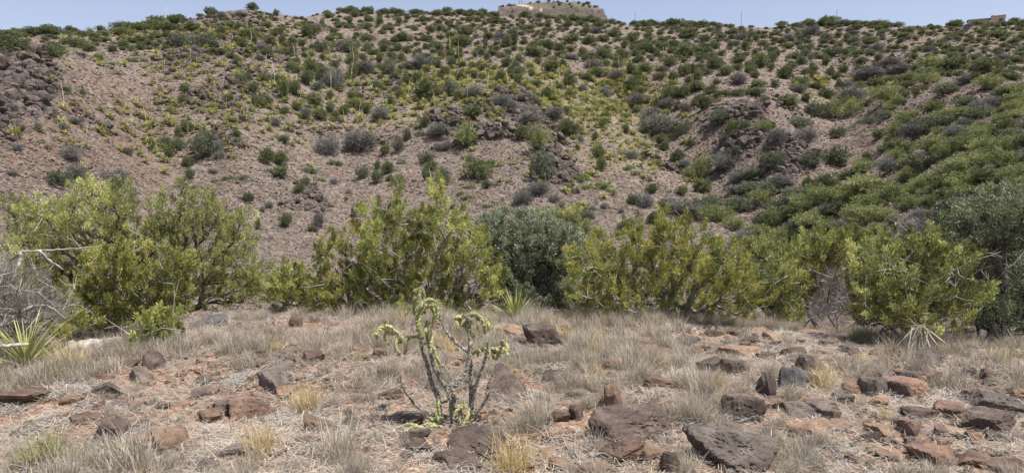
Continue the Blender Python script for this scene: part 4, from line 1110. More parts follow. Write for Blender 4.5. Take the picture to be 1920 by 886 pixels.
gn_scatter('distant_sotols', np.stack([x[j], y[j], z[j]], 1), np.stack([np.zeros(m), np.zeros(m), rs.rand(m) * 6.28], 1), np.repeat(s[j][:, None], 3, 1), ix[j], SOT, 'yellow-green sotol rosettes too small to count on the far hillside')

def tuft(seed, n, L, spread, lean, w, mt, tint=0.5, seg=3, droop=0.5, heads=0.0, tj=.16):
    rs = rng(seed); A = Acc()
    az = rs.rand(n) * 6.28; le = np.abs(rs.normal(0, lean, n)) + 0.05
    b = np.stack([rs.normal(0, spread, n), rs.normal(0, spread, n), np.zeros(n)], 1)
    le = le + np.hypot(b[:, 0], b[:, 1]) / (spread * 3 + 1e-6) * 0.3
    h = np.stack([np.cos(az), np.sin(az), np.zeros(n)], 1)
    Ls = L * rs.uniform(0.45, 1.15, n)
    wv = np.stack([-np.sin(az + rs.normal(0, .8, n)), np.cos(az), np.zeros(n)], 1); wv = norm(wv)
    P = [b]; p = b.copy(); a = le.copy()
    for q in range(seg):
        d = h * np.sin(a)[:, None] + np.array([0, 0, 1.0]) * np.cos(a)[:, None]
        p = p + d * (Ls / seg)[:, None]; P.append(p.copy()); a = a + droop * rs.rand(n) * (q + 1) * 0.5
    t = np.clip(tint + rs.normal(0, tj, n), 0, 1)
    for q in range(seg):
        w0 = w * (1 - q / seg * 0.7); w1 = w * (1 - (q + 1) / seg * 0.7)
        if q < seg - 1:
            V = np.stack([P[q] - wv * w0, P[q] + wv * w0, P[q + 1] + wv * w1, P[q + 1] - wv * w1], 1).reshape(-1, 3)
            A.add(V, np.arange(n * 4).reshape(-1, 4), 0, t)
        else:
            V = np.stack([P[q] - wv * w0, P[q] + wv * w0, P[q + 1]], 1).reshape(-1, 3)
            A.add(V, np.arange(n * 3).reshape(-1, 3), 0, t)
    if heads:
        m = int(n * heads); i = rs.choice(n, m)
        for _ in range(5):
            c = P[seg][i] * 0.85 + P[seg - 1][i] * 0.15 + rs.normal(0, 0.012, (m, 3)); e = c + rs.normal(0, 0.014, (m, 3)); f = c + rs.normal(0, 0.012, (m, 3))
            A.add(np.stack([c, e, f], 1).reshape(-1, 3), np.arange(m * 3).reshape(-1, 3), 0, 0.8)
    return A.mesh('grass_tuft', [M[mt]])
HG = [tuft(50 + i, 26, .4, .12, .5, .012, 'grass', .6) for i in range(2)] + [tuft(53, 26, .4, .12, .5, .012, 'grass_y', .6), tuft(54, 30, .35, .15, .6, .014, 'far_g', .6)]
n = 45000
u = rs.uniform(-60, 1980, n); v = 25 + 470 * rs.rand(n)
x, y, z, r = hit(u, v, rmin=16.0); k = (r < 280) & (r > 24); x, y, z, r = x[k], y[k], z[k], r[k]
w = weight(B_GRA, x, y, 33); cl = fbm(x * .12, y * .12, seed=61, o=3)
k = rs.rand(len(x)) < np.clip(0.22 + cl * 0.9 + w * 0.8, 0, 1); x, y, z, w, r = x[k], y[k], z[k], w[k], r[k]; n = len(x)
ix = np.where(rs.rand(n) < w * 0.8, 2, rs.choice([0, 1, 3], n)); s = rs.uniform(.5, 1.1, n) * np.clip(r / 90, .8, 1.5)
gn_scatter('hillside_grass', np.stack([x, y, z], 1), np.stack([np.zeros(n), np.zeros(n), rs.rand(n) * 6.28], 1), np.repeat(s[:, None], 3, 1), ix, HG, 'sparse dry grass on the far hillside')
# ------------------------------------------------------------------ trees of the near slope
def at_r(u, v, r, dy=0.0):
    X, Y, Z = ray(u, v); h = math.hypot(X, Y)
    k = (r + dy) / h
    return np.array([X * k, Y * k, EYE + Z * k])

def near_tree(name, label, cat, group, seed, r, base_u, lobes, fm, bark='bark', dens=120, cs=0.13, nl=70, ll=0.036, lw=0.012, spread=0.42, up=0.4,
              r_base=0.05, dead=40, depth=0.5, lobe_t=0.10, shell=0.5, sub=3, twig_t=0.004, thick=1.0):
    rs = rng(seed); dens *= 3.0; nl = int(nl * 1.7); ll *= .84; lw *= 1.0; cs *= .88
    if max(q[2] for q in lobes) < 35: r_base = min(r_base, .014)
    b = at_r(base_u, 500, r); bx_, by_ = b[0], b[1]; bz_ = h1(bx_, by_)
    base = np.array([bx_, by_, bz_])
    W = []
    for (u, v, ru, rv) in lobes:
        q_ = 0.98 if seed == 1 else 1.07; ru *= q_; rv *= q_
        dy = rs.uniform(-depth, depth)
        c = at_r(u, v, r, dy); k = r / F
        W.append((c[0], c[1], c[2], ru * k, 0.5 * (ru + rv) * k * thick + 0.1, rv * k))
    C, Dn, li = lobe_clumps(W, rs, dens, shell)
    gz = zground(C[:, 0], C[:, 1]); k = C[:, 2] > gz + 0.04; C, Dn, li = C[k], Dn[k], li[k]
    P, par, tips = skeleton(C, base - [0, 0, 0.1], rs, 0.14, sub)
    root = thing(name, label, cat, tuple(base), 0.0, group)
    A = Acc(); V, Fc, R = wood_arrays(P - base, par, twig_t, r_base, 5); A.add(V, Fc, 0, 0.5)
    obj('trunk', A.mesh('trunk', [M[bark]], True), root)
    # dead twigs
    if dead:
        i = rs.choice(np.arange(len(P) // 6, len(P)), dead)
        p0 = P[i] - base; d = norm(rs.normal(0, 1, (dead, 3)) + np.array([0, -0.4, 0.5])); L = rs.uniform(0.1, 0.3, dead)[:, None]
        p1 = p0 + d * L; p2 = p1 + norm(d + rs.normal(0, .6, (dead, 3))) * L * .7; p3 = p1 + norm(d + rs.normal(0, .8, (dead, 3))) * L * .5
        A = Acc()
        for a_, b_, s_ in ((p0, p1, 1), (p1, p2, .6), (p1, p3, .6)):
            V, Fc = tubes(a_, b_, np.full(dead, 0.006 * s_), np.full(dead, 0.003 * s_), 4); A.add(V, Fc, 0, .5)
        tag(obj('dead_twigs', A.mesh('dead_twigs', [M['deadwood']], True), root), kind='stuff')
    pdir = norm(P[tips] - P[par[tips]])
    order = np.argsort(np.linalg.norm(C - (base - [0, 0, .1]), axis=1))
    n = len(C)
    Dr = norm(Dn * 0.5 + pdir * 0.4 + np.array([0, 0, 0.7]) + rs.normal(0, 0.25, (n, 3)))
    lt = rs.normal(0, lobe_t, len(lobes))
    tint = np.clip(0.45 + lt[li] + rs.normal(0, 0.2, n), 0.02, 0.98)
    S_ = cs * rs.uniform(0.65, 1.35, n)
    A = Acc(); V, Fc, T = leaves(C - base, S_, Dr, nl, ll, lw, rs, tint, spread, up, 1.25)
    A.add(V, Fc, 0, T)
    obj('crown', A.mesh('crown', [M[fm]]), root)
    return root, P, par

GJ = 'junipers along the edge of the near slope'
near_tree('juniper_tree', 'broad sprawling juniper with dark forked limbs behind the dead brush on the left', 'tree', GJ, 1, 12.2, 300,
          [(60, 470, 55, 70), (120, 430, 60, 45), (190, 410, 70, 40), (200, 480, 90, 60), (260, 435, 60, 50), (330, 400, 50, 45), (345, 362, 14, 22), (400, 415, 50, 40), (440, 445, 35, 75),
           (330, 470, 90, 50), (430, 515, 60, 50), (370, 545, 110, 45), (480, 525, 35, 40), (205, 358, 32, 22), (150, 366, 40, 22), (22, 400, 16, 36), (90, 400, 40, 30), (395, 378, 18, 20), (240, 375, 30, 25), (40, 540, 50, 40), (130, 540, 60, 50)],
          'jun', 'bark_d', 78, 0.14, 75, dead=150, r_base=0.11, depth=0.7, spread=.5)
near_tree('juniper_shrub', 'feathery green juniper shrub between the sprawling juniper and slender spires', 'shrub', None, 2, 12.4, 555,
          [(550, 525, 48, 32), (515, 548, 30, 26), (585, 545, 30, 28), (560, 560, 50, 20)], 'jun_b', 'bark', 150, 0.12, 80, dead=15)
near_tree('juniper_tree', 'orange-tinged young juniper in front of the sprawling juniper', 'tree', GJ, 3, 9.7, 250,
          [(240, 500, 50, 40), (195, 525, 50, 40), (312, 535, 42, 55), (275, 560, 70, 42), (160, 560, 36, 36), (230, 590, 85, 26), (335, 500, 20, 26), (215, 480, 25, 22), (140, 600, 40, 20)],
          'jun_y', 'bark', 150, 0.11, 85, dead=60)
near_tree('juniper_shrub', 'little bright green juniper on the dry grass below the orange-tinged juniper', 'shrub', None, 4, 8.3, 300,
          [(298, 610, 34, 26), (275, 634, 22, 18), (322, 600, 22, 22), (305, 632, 34, 18), (290, 590, 14, 12)], 'jun_b', 'bark', 260, 0.08, 80, ll=.028, lw=.01, dead=10, depth=.15)
near_tree('juniper_tree', 'slender juniper with thin rusty spires left of the tallest juniper', 'tree', GJ, 5, 10.9, 645,
          [(604, 470, 9, 46), (637, 465, 10, 44), (606, 530, 20, 40), (660, 500, 22, 48), (640, 550, 40, 40), (612, 570, 22, 30), (688, 480, 18, 55), (670, 430, 8, 22)],
          'jun_y', 'bark', 150, 0.10, 80, dead=60, depth=.3)
near_tree('juniper_tree', 'tallest yellow-green juniper with two pointed spires behind the cactus', 'tree', GJ, 6, 10.5, 815,
          [(744, 352, 7, 26), (746, 395, 16, 30), (748, 440, 26, 35), (817, 358, 10, 26), (818, 400, 22, 32), (712, 410, 16, 38), (785, 430, 28, 40), (862, 415, 20, 36), (700, 455, 24, 40), (815, 450, 40, 35),
           (740, 490, 55, 48), (820, 500, 65, 50), (885, 470, 34, 50), (705, 540, 50, 45), (780, 560, 75, 38), (860, 560, 70, 40), (918, 520, 30, 50), (905, 450, 14, 26), (680, 400, 8, 14), (700, 580, 50, 16), (790, 588, 70, 15), (870, 588, 60, 14)],
          'jun_b', 'bark', 120, 0.12, 80, dead=130, depth=.6, spread=.46)
near_tree('oak_bush', 'rounded silvery grey-green oak bush behind the upright green yucca', 'bush', None, 7, 11.6, 1000,
          [(950, 445, 55, 42), (1005, 430, 50, 34), (1040, 465, 48, 46), (985, 500, 60, 50), (925, 430, 34, 26), (1060, 520, 48, 46), (1020, 560, 60, 35), (955, 540, 34, 40), (1085, 560, 40, 30), (1010, 470, 60, 50)],
          'oak', 'bark_d', 200, 0.12, 90, ll=.026, lw=.02, up=.05, dead=25, depth=.4, shell=.3, spread=.55)
near_tree('juniper_tree', 'low dark green juniper behind the silvery oak bush', 'tree', GJ, 8, 15.5, 1065,
          [(1060, 425, 40, 28), (1088, 445, 22, 32), (1030, 408, 30, 15), (1075, 400, 22, 12), (1070, 470, 45, 30)], 'jun', 'bark', 140, 0.13, 85, dead=20)
near_tree('juniper_tree', 'wide yellowing juniper with bare silver limbs right of centre', 'tree', GJ, 9, 10.1, 1240,
          [(1110, 515, 45, 50), (1125, 465, 22, 30), (1175, 475, 40, 45), (1243, 412, 9, 22), (1240, 448, 20, 30), (1225, 485, 45, 45), (1288, 450, 28, 40), (1330, 500, 45, 45), (1370, 515, 38, 55), (1402, 540, 24, 50),
           (1170, 550, 75, 45), (1260, 560, 90, 45), (1340, 570, 70, 35), (1200, 440, 14, 24), (1332, 445, 12, 26), (1110, 580, 50, 22), (1290, 410, 9, 16), (1180, 425, 8, 14), (1280, 500, 60, 40), (1070, 480, 18, 22), (1150, 590, 60, 18), (1230, 600, 70, 16), (1310, 597, 60, 16)],
          'jun_y', 'bark', 115, 0.12, 80, dead=170, r_base=.08, depth=.6, spread=.46)
near_tree('juniper_tree', 'soft green juniper tucked behind the right end of the wide yellowing juniper', 'tree', GJ, 10, 11.6, 1445,
          [(1440, 480, 40, 35), (1420, 525, 50, 45), (1470, 525, 36, 48), (1402, 470, 15, 25), (1450, 560, 45, 30)], 'jun', 'bark', 140, 0.13, 85, dead=40)
near_tree('juniper_tree', 'bright yellow-green juniper set back between two larger junipers on the right', 'tree', GJ, 11, 13.8, 1550,
          [(1530, 475, 46, 38), (1580, 455, 42, 25), (1500, 510, 22, 42), (1560, 505, 50, 36), (1612, 475, 24, 26), (1515, 545, 30, 30)], 'jun_b', 'bark', 150, 0.14, 85, dead=20)
near_tree('juniper_tree', 'large round green juniper right of the leafless brush, above the dead yucca', 'tree', GJ, 12, 9.8, 1715,
          [(1640, 515, 40, 55), (1700, 478, 52, 38), (1758, 485, 50, 42), (1798, 530, 36, 50), (1720, 545, 80, 50), (1650, 560, 50, 42), (1778, 570, 48, 32), (1690, 592, 60, 26), (1670, 460, 20, 20), (1740, 452, 18, 18), (1610, 500, 14, 22), (1722, 510, 80, 40), (1660, 598, 50, 16), (1740, 602, 60, 16)],
          'jun', 'bark', 140, 0.12, 85, dead=120, depth=.5)
near_tree('oak_tree', 'dark grey-green oak with tangled limbs at the right edge', 'tree', None, 13, 11.2, 1880,
          [(1850, 425, 55, 45), (1905, 415, 50, 45), (1800, 415, 38, 25), (1870, 500, 55, 50), (1925, 520, 45, 70), (1855, 565, 45, 38), (1830, 465, 40, 36), (1775, 435, 22, 18), (1905, 585, 40, 28), (1880, 380, 45, 20)],
          'oak_d', 'bark_d', 105, 0.14, 70, ll=.028, lw=.018, up=.05, dead=60, r_base=.09, depth=.5, shell=.5, spread=.6)
near_tree('juniper_seedling', 'small juniper seedling with four upright tips beside the grey fallen cactus', 'shrub', None, 14, float(hit([1482], [611])[3][0]), 1482,
          [(1465, 578, 7, 16), (1482, 568, 7, 20), (1502, 576, 8, 18), (1456, 590, 7, 10), (1482, 594, 24, 9), (1513, 588, 5, 9), (1482, 604, 30, 9)], 'jun_b', 'bark', 500, 0.05, 60, ll=.024, lw=.009, dead=0, depth=.08)
near_tree('dead_bush', 'leafless brown and grey bush left of the large round juniper', 'bush', None, 15, 11.4, 1570,
          [(1568, 560, 26, 28), (1560, 530, 20, 20), (1590, 588, 18, 12), (1545, 580, 18, 16)], 'far_g', 'bark_d', 130, 0.14, 45, ll=.09, lw=.0042, spread=.8, dead=60)
near_tree('dead_brush', 'tangle of leafless silvery grey brush at the left edge', 'brush', None, 16, 8.8, 40,
          [(20, 545, 38, 38), (50, 590, 50, 28), (5, 590, 36, 46), (90, 580, 30, 20), (-30, 550, 40, 60), (30, 622, 40, 18)], 'far_g', 'bark', 90, 0.14, 45, ll=.10, lw=.0035, spread=.8, dead=110, r_base=.02, depth=.3)
near_tree('dead_bush', 'small grey leafless bush on the grass left of the centre junipers', 'bush', None, 17, 11.0, 1480,
          [(1535, 590, 14, 10)], 'twig', 'deadwood', 500, 0.08, 40, ll=.07, lw=.004, spread=.8, dead=0)
near_tree('oak_shrub', 'low green shrub under the rightmost oak, behind the dead leaf bundle', 'shrub', None, 18, 11.9, 1850,
          [(1845, 590, 40, 20), (1880, 600, 40, 18)], 'oak', 'bark_d', 200, 0.1, 70, ll=.026, lw=.018, dead=10)

def branch_thing(name, label, cat, paths, matn, r, k=7, part='limb'):
    """paths: list of ([(u,v,dy)...], r0 px, r1 px)"""
    p0 = at_r(paths[0][0][0][0], paths[0][0][0][1], r)
    root = thing(name, label, cat, tuple(p0), 0)
    for pts, a, b in paths:
        P = np.array([at_r(q[0], q[1], r, q[2] if len(q) > 2 else 0) for q in pts]) - p0
        n = max(6, len(pts) * 5); Q = spline(P, n); Q = Q + rng(int(pts[0][0]) + 500).normal(0, 0.004, Q.shape)
        R = np.linspace(a, b, n) * r / F
        bump = np.array([fbm(np.arange(k) * 0.9, np.full(k, i * 0.7), seed=5) * 0.3 for i in range(n)])
        V, Fc = polytube(Q, R, k, bump)
        if Fc.shape[1] == 4: Fc = np.concatenate([Fc[:, :3], Fc[:, [0, 2, 3]]])
        obj(part, mesh_np(part, V, Fc, [M[matn]], None, True), root)
    return root
branch_thing('dead_branch', 'bleached crooked dead branch arching over the brush at the left edge', 'branch',
             [([(-10, 560), (12, 500, .1), (38, 474), (62, 470), (110, 468, .1), (190, 462)], 2.4, 0.8), ([(40, 474), (34, 500), (22, 530)], 4, 1.5), ([(75, 470), (95, 490), (120, 505)], 2.5, 1), ([(0, 610), (30, 592), (60, 575), (90, 574), (125, 600)], 3.5, 1.2)], 'deadwood', 8.6)
branch_thing('fallen_log', 'thick bleached log lying left of the little bright juniper', 'log', [([(130, 653), (150, 650), (180, 646), (205, 642), (224, 637)], 12, 7), ([(205, 644), (214, 637), (222, 631)], 3.5, 1.5), ([(150, 650), (160, 660), (178, 664)], 3, 1)], 'deadwood', float(hit([178], [659])[3][0]), 10, 'log')
branch_thing('fallen_log', 'narrow weathered grey log lying at the left edge beside the spiky yucca', 'log', [([(-20, 648), (10, 648), (50, 646)], 3.5, 2.5)], 'deadwood', 7.4, 8, 'log')

# ------------------------------------------------------------------ yuccas
def yucca_leaf(seed, L, w, bend, fold=0.3):
    n = 6; t = np.linspace(0, 1, n)
    prof = np.array([0.8, 1.0, 0.95, 0.75, 0.45, 0.02]) * w
    y = t * L; z = -bend * t ** 2 * L
    V = np.concatenate([np.stack([-prof, y, z + prof * fold], 1), np.stack([np.zeros(n), y, z], 1), np.stack([prof, y, z + prof * fold], 1)])
    Fq = []
    for i in range(n - 1):
        Fq += [[i, i + 1, n + i + 1, n + i], [n + i, n + i + 1, 2 * n + i + 1, 2 * n + i]]
    Fq = np.array(Fq); Fc = np.concatenate([Fq[:, [0, 1, 2]], Fq[:, [0, 2, 3]]])
    tf = np.tile(np.repeat(0.35 + 0.5 * t[:-1] ** 2, 2), 2)
    return V, Fc, tf
def leaf_mesh(seed, L, w, bend, m, dt=0):
    V, Fc, tf = yucca_leaf(seed, L, w, bend)
    rs = rng(seed)
    return mesh_np('leaf', V, Fc, [M[m]], None, True, {'tint': ('FACE', np.clip(tf + dt, 0, 1))})
def yucca(name, label, cat, r, u, v, n, L, w, m, elmin, elmax, seed, tilt=(0, 0), skirt=0, bend=0.15):
    rs = rng(seed); b = at_r(u, v, r); z = h1(b[0], b[1])
    root = thing(name, label, cat, (b[0], b[1], z), 0)
    ms = [leaf_mesh(seed + i, L * (0.8 + 0.1 * i), w, bend * (0.3 + 0.5 * i), m, 0.1 * (i - 1.5)) for i in range(4)]
    for i in range(n):
        t = (i + .5) / n; el = radians(elmin + (elmax - elmin) * t ** 0.8) + rs.normal(0, .08); az = i * 2.39996 + rs.normal(0, .2)
        s = rs.uniform(.8, 1.1)
        obj('leaf', ms[rs.randint(4)], root, loc=(tilt[0] * t, tilt[1] * t, 0.02 + 0.1 * (1 - 0) * t * L), rot=(el, rs.normal(0, .25), az), scale=(s,) * 3)
    if skirt:
        ds = leaf_mesh(seed + 9, L * .75, w * .9, .3, 'straw')
        for i in range(skirt):
            obj('dead_leaf', ds, root, loc=(0, 0, 0.06), rot=(radians(rs.uniform(-22, 8)), rs.normal(0, .4), rs.rand() * 6.28), scale=(rs.uniform(.7, 1.1),) * 3)
    return root
yucca('yucca', 'upright green yucca with stiff blades in front of the silvery oak bush', 'yucca', 9.9, 966, 590, 80, 0.42, 0.009, 'yucca', 25, 84, 61, skirt=14, bend=.08)
yucca('yucca', 'spiky yellow-green yucca growing through the dead brush at the left edge', 'yucca', 8.1, 48, 645, 60, 0.52, 0.009, 'yucca', 30, 82, 62, skirt=20, bend=.12)

def dead_stalks(name, label, r, n, tip_c, base_box, seed, w=0.012, m='straw'):
    rs = rng(seed); b = at_r((base_box[0] + base_box[1]) / 2, base_box[2], r); z = h1(b[0], b[1])
    root = thing(name, label, 'dead yucca', (b[0], b[1], z), 0)
    ms = [leaf_mesh(seed + i, 0.42, w * (0.8 + .3 * i), 0.15, m, .25 * (i - 1)) for i in range(3)]
    return root, ms, rs, np.array([b[0], b[1], z])
# collapsed dead rosette: pale trunk pieces below, leaves radiating from the crown
r_ = 7.9
r_ = float(hit([1715], [668])[3][0]); c0 = at_r(1724, 612, r_); zb = h1(c0[0], c0[1])
dy = thing('dead_yucca', 'collapsed dead yucca with splayed bleached leaves under the large round juniper', 'dead yucca', (c0[0], c0[1], zb), 0)
rs = rng(64); ml = [leaf_mesh(640 + i, 0.30, 0.0045, 0.2 + .25 * i, 'straw', -.15 + .2 * (i - 1)) for i in range(3)]
hz = c0[2] - zb
for i in range(70):
    obj('leaf', ml[i % 3], dy, loc=(rs.normal(0, .03), rs.normal(0, .03), hz), rot=(radians(rs.uniform(-68, 12) if i % 6 else rs.uniform(0, 35)), rs.normal(0, .35), rs.rand() * 6.28), scale=(rs.uniform(.4, 1.05),) * 3)
for i, (du, dv, u0, v0, a, b2) in enumerate([(-30, 62, 4, 0, 5, 7), (-22, 60, -2, 2, 4, 6), (-8, 58, 2, 0, 4, 5), (14, 42, 6, 0, 4, 4.5), (26, 36, 8, -2, 3, 3.5), (-40, 40, -6, 4, 3.5, 5), (5, 50, 2, 2, 3, 4), (36, 30, 10, 2, 3, 4)]):
    P = np.array([at_r(1724 + u0, 612 + v0, r_, .05), at_r(1724 + u0 + du * .5, 612 + dv * .5, r_, -.05 + .05 * (i % 3)), at_r(1724 + u0 + du, 612 + dv, r_, -.12 + .08 * (i % 3))]) - [c0[0], c0[1], zb]
    V, Fc = polytube(spline(P, 8), np.linspace(a, b2, 8) * r_ / F * .42, 6)
    if Fc.shape[1] == 4: Fc = np.concatenate([Fc[:, :3], Fc[:, [0, 2, 3]]])
    obj('stalk', mesh_np('stalk', V, Fc, [M['straw']], None, True, {'tint': ('FACE', np.full(len(Fc), .3 + .2 * (i % 3)))}), dy)
for (lab, u_, vt, vb, wpx, r2, sd) in [('upright bundle of grey dead yucca leaves right of the collapsed dead yucca', 1848, 588, 634, 13, 8.6, 65), ('second grey dead leaf bundle, half hidden beneath the rightmost oak', 1822, 572, 600, 10, 9.6, 66)]:
    rs = rng(sd); r2 = float(hit([u_], [vb])[3][0]); t0 = at_r(u_, vt, r2); zb2 = h1(t0[0], t0[1]); root = thing('dead_yucca', lab, 'dead yucca', (t0[0], t0[1], zb2), 0)
    hh = t0[2] - zb2; ms = [leaf_mesh(sd * 10 + i, hh * 1.0, 0.008, .0, 'straw', -.1 + .2 * i) for i in range(3)]
    for i in range(44):
        obj('leaf', ms[i % 3], root, loc=(rs.normal(0, .02), rs.normal(0, .02), hh), rot=(radians(rs.uniform(-86, -68)), rs.normal(0, .08), rs.rand() * 6.28), scale=(rs.uniform(.8, 1.05),) * 3)
# pale standing agave stalk behind the round juniper
p = at_r(1677, 470, 12.4); zb = h1(p[0], p[1])
tp = at_r(1677, 418, 12.4)
V, Fc = polytube(spline([(0, 0, 0), (0.02, 0, (tp[2] - zb) * .5), (0.0, 0, tp[2] - zb)], 14), np.linspace(.022, .012, 14), 6)
if Fc.shape[1] == 4: Fc = np.concatenate([Fc[:, :3], Fc[:, [0, 2, 3]]])
tag(obj('flower_stalk', mesh_np('flower_stalk', V, Fc, [M['straw']], None, True, {'tint': ('FACE', np.full(len(Fc), .7))}), None, loc=(p[0], p[1], zb)), 'pale dry flower stalk standing up behind the large round juniper', 'stalk')

# ------------------------------------------------------------------ the cactus
cb = hit([850], [796]); CR = float(cb[3][0]); ch = np.array([cb[0][0], cb[1][0], cb[2][0]])
def cp(a, b, d=0.0):   # crop unit -> place, about the cactus's own distance
    return at_r(690 + a / 3.164, 530 + b / 3.164, CR + 0.0, d)
chl = thing('cholla_cactus', 'branching cholla cactus with drooping yellow-green joints and grey woody stems', 'cactus', tuple(ch), 0)
def tubercled(P, R, k, seed, amp=.3, step=0.011):
    L = np.sum(np.linalg.norm(np.diff(P, axis=0), axis=1)); n = max(8, int(L / step))
    Q = spline(P, n); Rr = np.interp(np.linspace(0, 1, n), np.linspace(0, 1, len(np.atleast_1d(R))), np.atleast_1d(R))
    i = np.arange(n)[:, None]; a = np.arange(k)[None]
    bump = amp * (((i + a) % 2) * 2 - 1) * 0.4 + rng(seed).normal(0, amp * .55, (n, k))
    V, Fc = polytube(Q, Rr, k, bump)
    return V, Fc, Q, Rr
def tri(Fc): return np.concatenate([Fc[:, :3], Fc[:, [0, 2, 3]]]) if Fc.shape[1] == 4 else Fc
STEMS = [([(505, 800), (510, 700), (478, 640), (430, 570), (392, 490), (372, 400), (360, 330)], 4.6, 3.0), ([(430, 800), (415, 690), (380, 600), (352, 490), (322, 400), (312, 350)], 3.6, 2.2),
         ([(500, 640), (530, 590), (565, 545), (590, 490), (602, 420), (600, 300), (595, 205)], 3.2, 2.4), ([(612, 800), (612, 680), (612, 560), (600, 450)], 3.8, 3.0),
         ([(594, 412), (545, 372), (482, 312), (440, 240), (424, 170), (430, 120)], 2.4, 1.5), ([(600, 800), (622, 710), (642, 600), (680, 500), (706, 410), (712, 350)], 3.0, 1.9),
         ([(470, 800), (400, 785), (320, 755), (262, 700), (208, 620), (190, 545)], 2.8, 1.2), ([(590, 790), (660, 750), (705, 680), (725, 648), (772, 640)], 2.6, 1.0),
         ([(560, 830), (545, 760), (490, 700), (470, 640)], 4.0, 2.2), ([(600, 110), (585, 130), (610, 165), (598, 200)], 1.6, 2.0)]
for i, (pts, a, b) in enumerate(STEMS):
    rs = rng(900 + i); dd = rs.uniform(-.12, .12)
    P = np.array([cp(x_, y_, dd * (1 - j / len(pts)) if pts[0][1] < 700 else dd * j / len(pts)) for j, (x_, y_) in enumerate(pts)]) - ch
    V, Fc, Q, Rr = tubercled(P, np.array([a, b]) * CR / F * 1.3, 8, i, .3, .012)
    st = obj('stem', mesh_np('stem', V, tri(Fc), [M['cholla_w']], None, False), chl)
    A = Acc(); m = len(Q) * 10; j = rs.randint(0, len(Q), m); d = norm(rs.normal(0, 1, (m, 3))); L = .016
    p0 = Q[j] + d * Rr[j][:, None] * .9; p1 = p0 + d * L * rs.uniform(.4, 1.2, (m, 1)); w = norm(np.cross(d, rs.normal(0, 1, (m, 3)))) * .0011
    A.add(np.stack([p0 - w, p0 + w, p1], 1).reshape(-1, 3), np.arange(m * 3).reshape(-1, 3), 0, .9)
    obj('spines', A.mesh('spines', [M['straw']]), st)
JT = [[(318, 30), (290, 45), (276, 90), (272, 140), (278, 190)], [(318, 30), (330, 60), (332, 110), (318, 150)], [(310, 40), (300, 100), (296, 170), (285, 225)],
      [(345, 140), (332, 110), (360, 98), (400, 108), (404, 125)], [(345, 150), (370, 135), (408, 140), (412, 190), (402, 235)], [(345, 145), (318, 170), (306, 230), (310, 300), (322, 330)],
      [(330, 160), (300, 190), (298, 250), (300, 270)], [(350, 220), (345, 270), (350, 320), (350, 355)], [(362, 230), (368, 280), (376, 340), (374, 378)], [(370, 140), (392, 170), (388, 230)], [(372, 330), (384, 390), (404, 440), (434, 492)],
      [(366, 390), (380, 430), (395, 470), (415, 520)],
      [(335, 325), (300, 318), (250, 322), (205, 318)], [(205, 320), (172, 325), (162, 360), (172, 395), (192, 416)], [(232, 325), (222, 360), (228, 398)], [(196, 300), (185, 330), (180, 350)],
      [(190, 315), (165, 290), (130, 262), (102, 252)], [(165, 295), (140, 300), (112, 290), (104, 262)], [(102, 255), (80, 262), (60, 285), (44, 305)], [(104, 258), (112, 235), (108, 218)], [(110, 285), (102, 320), (110, 352)],
      [(598, 205), (560, 200), (525, 205), (518, 230)], [(560, 200), (540, 230), (545, 268)], [(598, 210), (580, 240), (588, 285)], [(600, 205), (612, 250), (618, 298)], [(602, 198), (640, 188), (672, 208), (706, 232), (712, 285)], [(640, 195), (655, 230), (650, 272)],
      [(650, 195), (620, 182), (595, 190)], [(672, 212), (690, 250), (694, 300)], [(706, 232), (724, 250), (722, 285)], [(600, 300), (615, 350), (620, 392)],
      [(608, 425), (650, 405), (700, 392), (760, 388), (800, 372)], [(790, 385), (812, 395), (826, 430)], [(800, 375), (795, 350), (805, 345)], [(805, 350), (824, 380), (818, 410)], [(715, 385), (722, 420), (718, 455)], [(700, 402), (770, 412), (836, 398)], [(760, 390), (775, 420), (765, 450)],
      [(415, 690), (418, 740), (428, 800)], [(488, 690), (492, 760), (498, 825)], [(470, 700), (440, 705), (410, 715)], [(580, 690), (560, 730), (520, 760), (510, 790)], [(600, 740), (590, 790), (560, 850)], [(545, 740), (540, 790), (548, 830)], [(500, 720), (540, 735), (580, 730)], [(360, 800), (385, 805), (420, 795)],
      [(400, 760), (412, 800), (425, 830)], [(640, 760), (620, 800), (600, 830)]]
rq = rng(66)
for pts in list(JT[:38]):
    for _ in range(2 if len(pts) > 3 else 1):
        a_ = pts[rq.randint(1, len(pts))]; dx_, dy_ = rq.uniform(-26, 26), rq.uniform(-8, 34)
        JT.append([a_, (a_[0] + dx_ * .6, a_[1] + dy_ * .3), (a_[0] + dx_, a_[1] + dy_)])
for i, pts in enumerate(JT):
    rs = rng(950 + i); dd = rs.uniform(-.1, .1)
    P = np.array([cp(x_, y_, dd * (.3 + j / len(pts))) for j, (x_, y_) in enumerate(pts)]) - ch
    q = 1.0 if i < 38 else (0.9 if i < 52 else .72)
    rr_ = np.array([2.4, 3.5, 3.5, 2.2]) * CR / F * rs.uniform(.8, 1.15) * q
    V, Fc, Q, Rr = tubercled(P, rr_, 8, i, .34, .010)
    Ft = tri(Fc)
    jt = obj('joint', mesh_np('joint', V, Ft, [M['cholla_g']], None, False, {'tint': ('FACE', np.clip(rs.normal(.5, .22, len(Ft)) + rs.normal(0, .08), 0, 1))}), chl)
    A = Acc(); m = len(Q) * 20; j = rs.randint(0, len(Q), m); d = norm(rs.normal(0, 1, (m, 3)))
    p0 = Q[j] + d * Rr[j][:, None]; p1 = p0 + d * .009 * rs.uniform(.4, 1.2, (m, 1)); w = norm(np.cross(d, rs.normal(0, 1, (m, 3)))) * .0010
    A.add(np.stack([p0 - w, p0 + w, p1], 1).reshape(-1, 3), np.arange(m * 3).reshape(-1, 3), 0, .6)
    obj('spines', A.mesh('spines', [M['straw']]), jt)
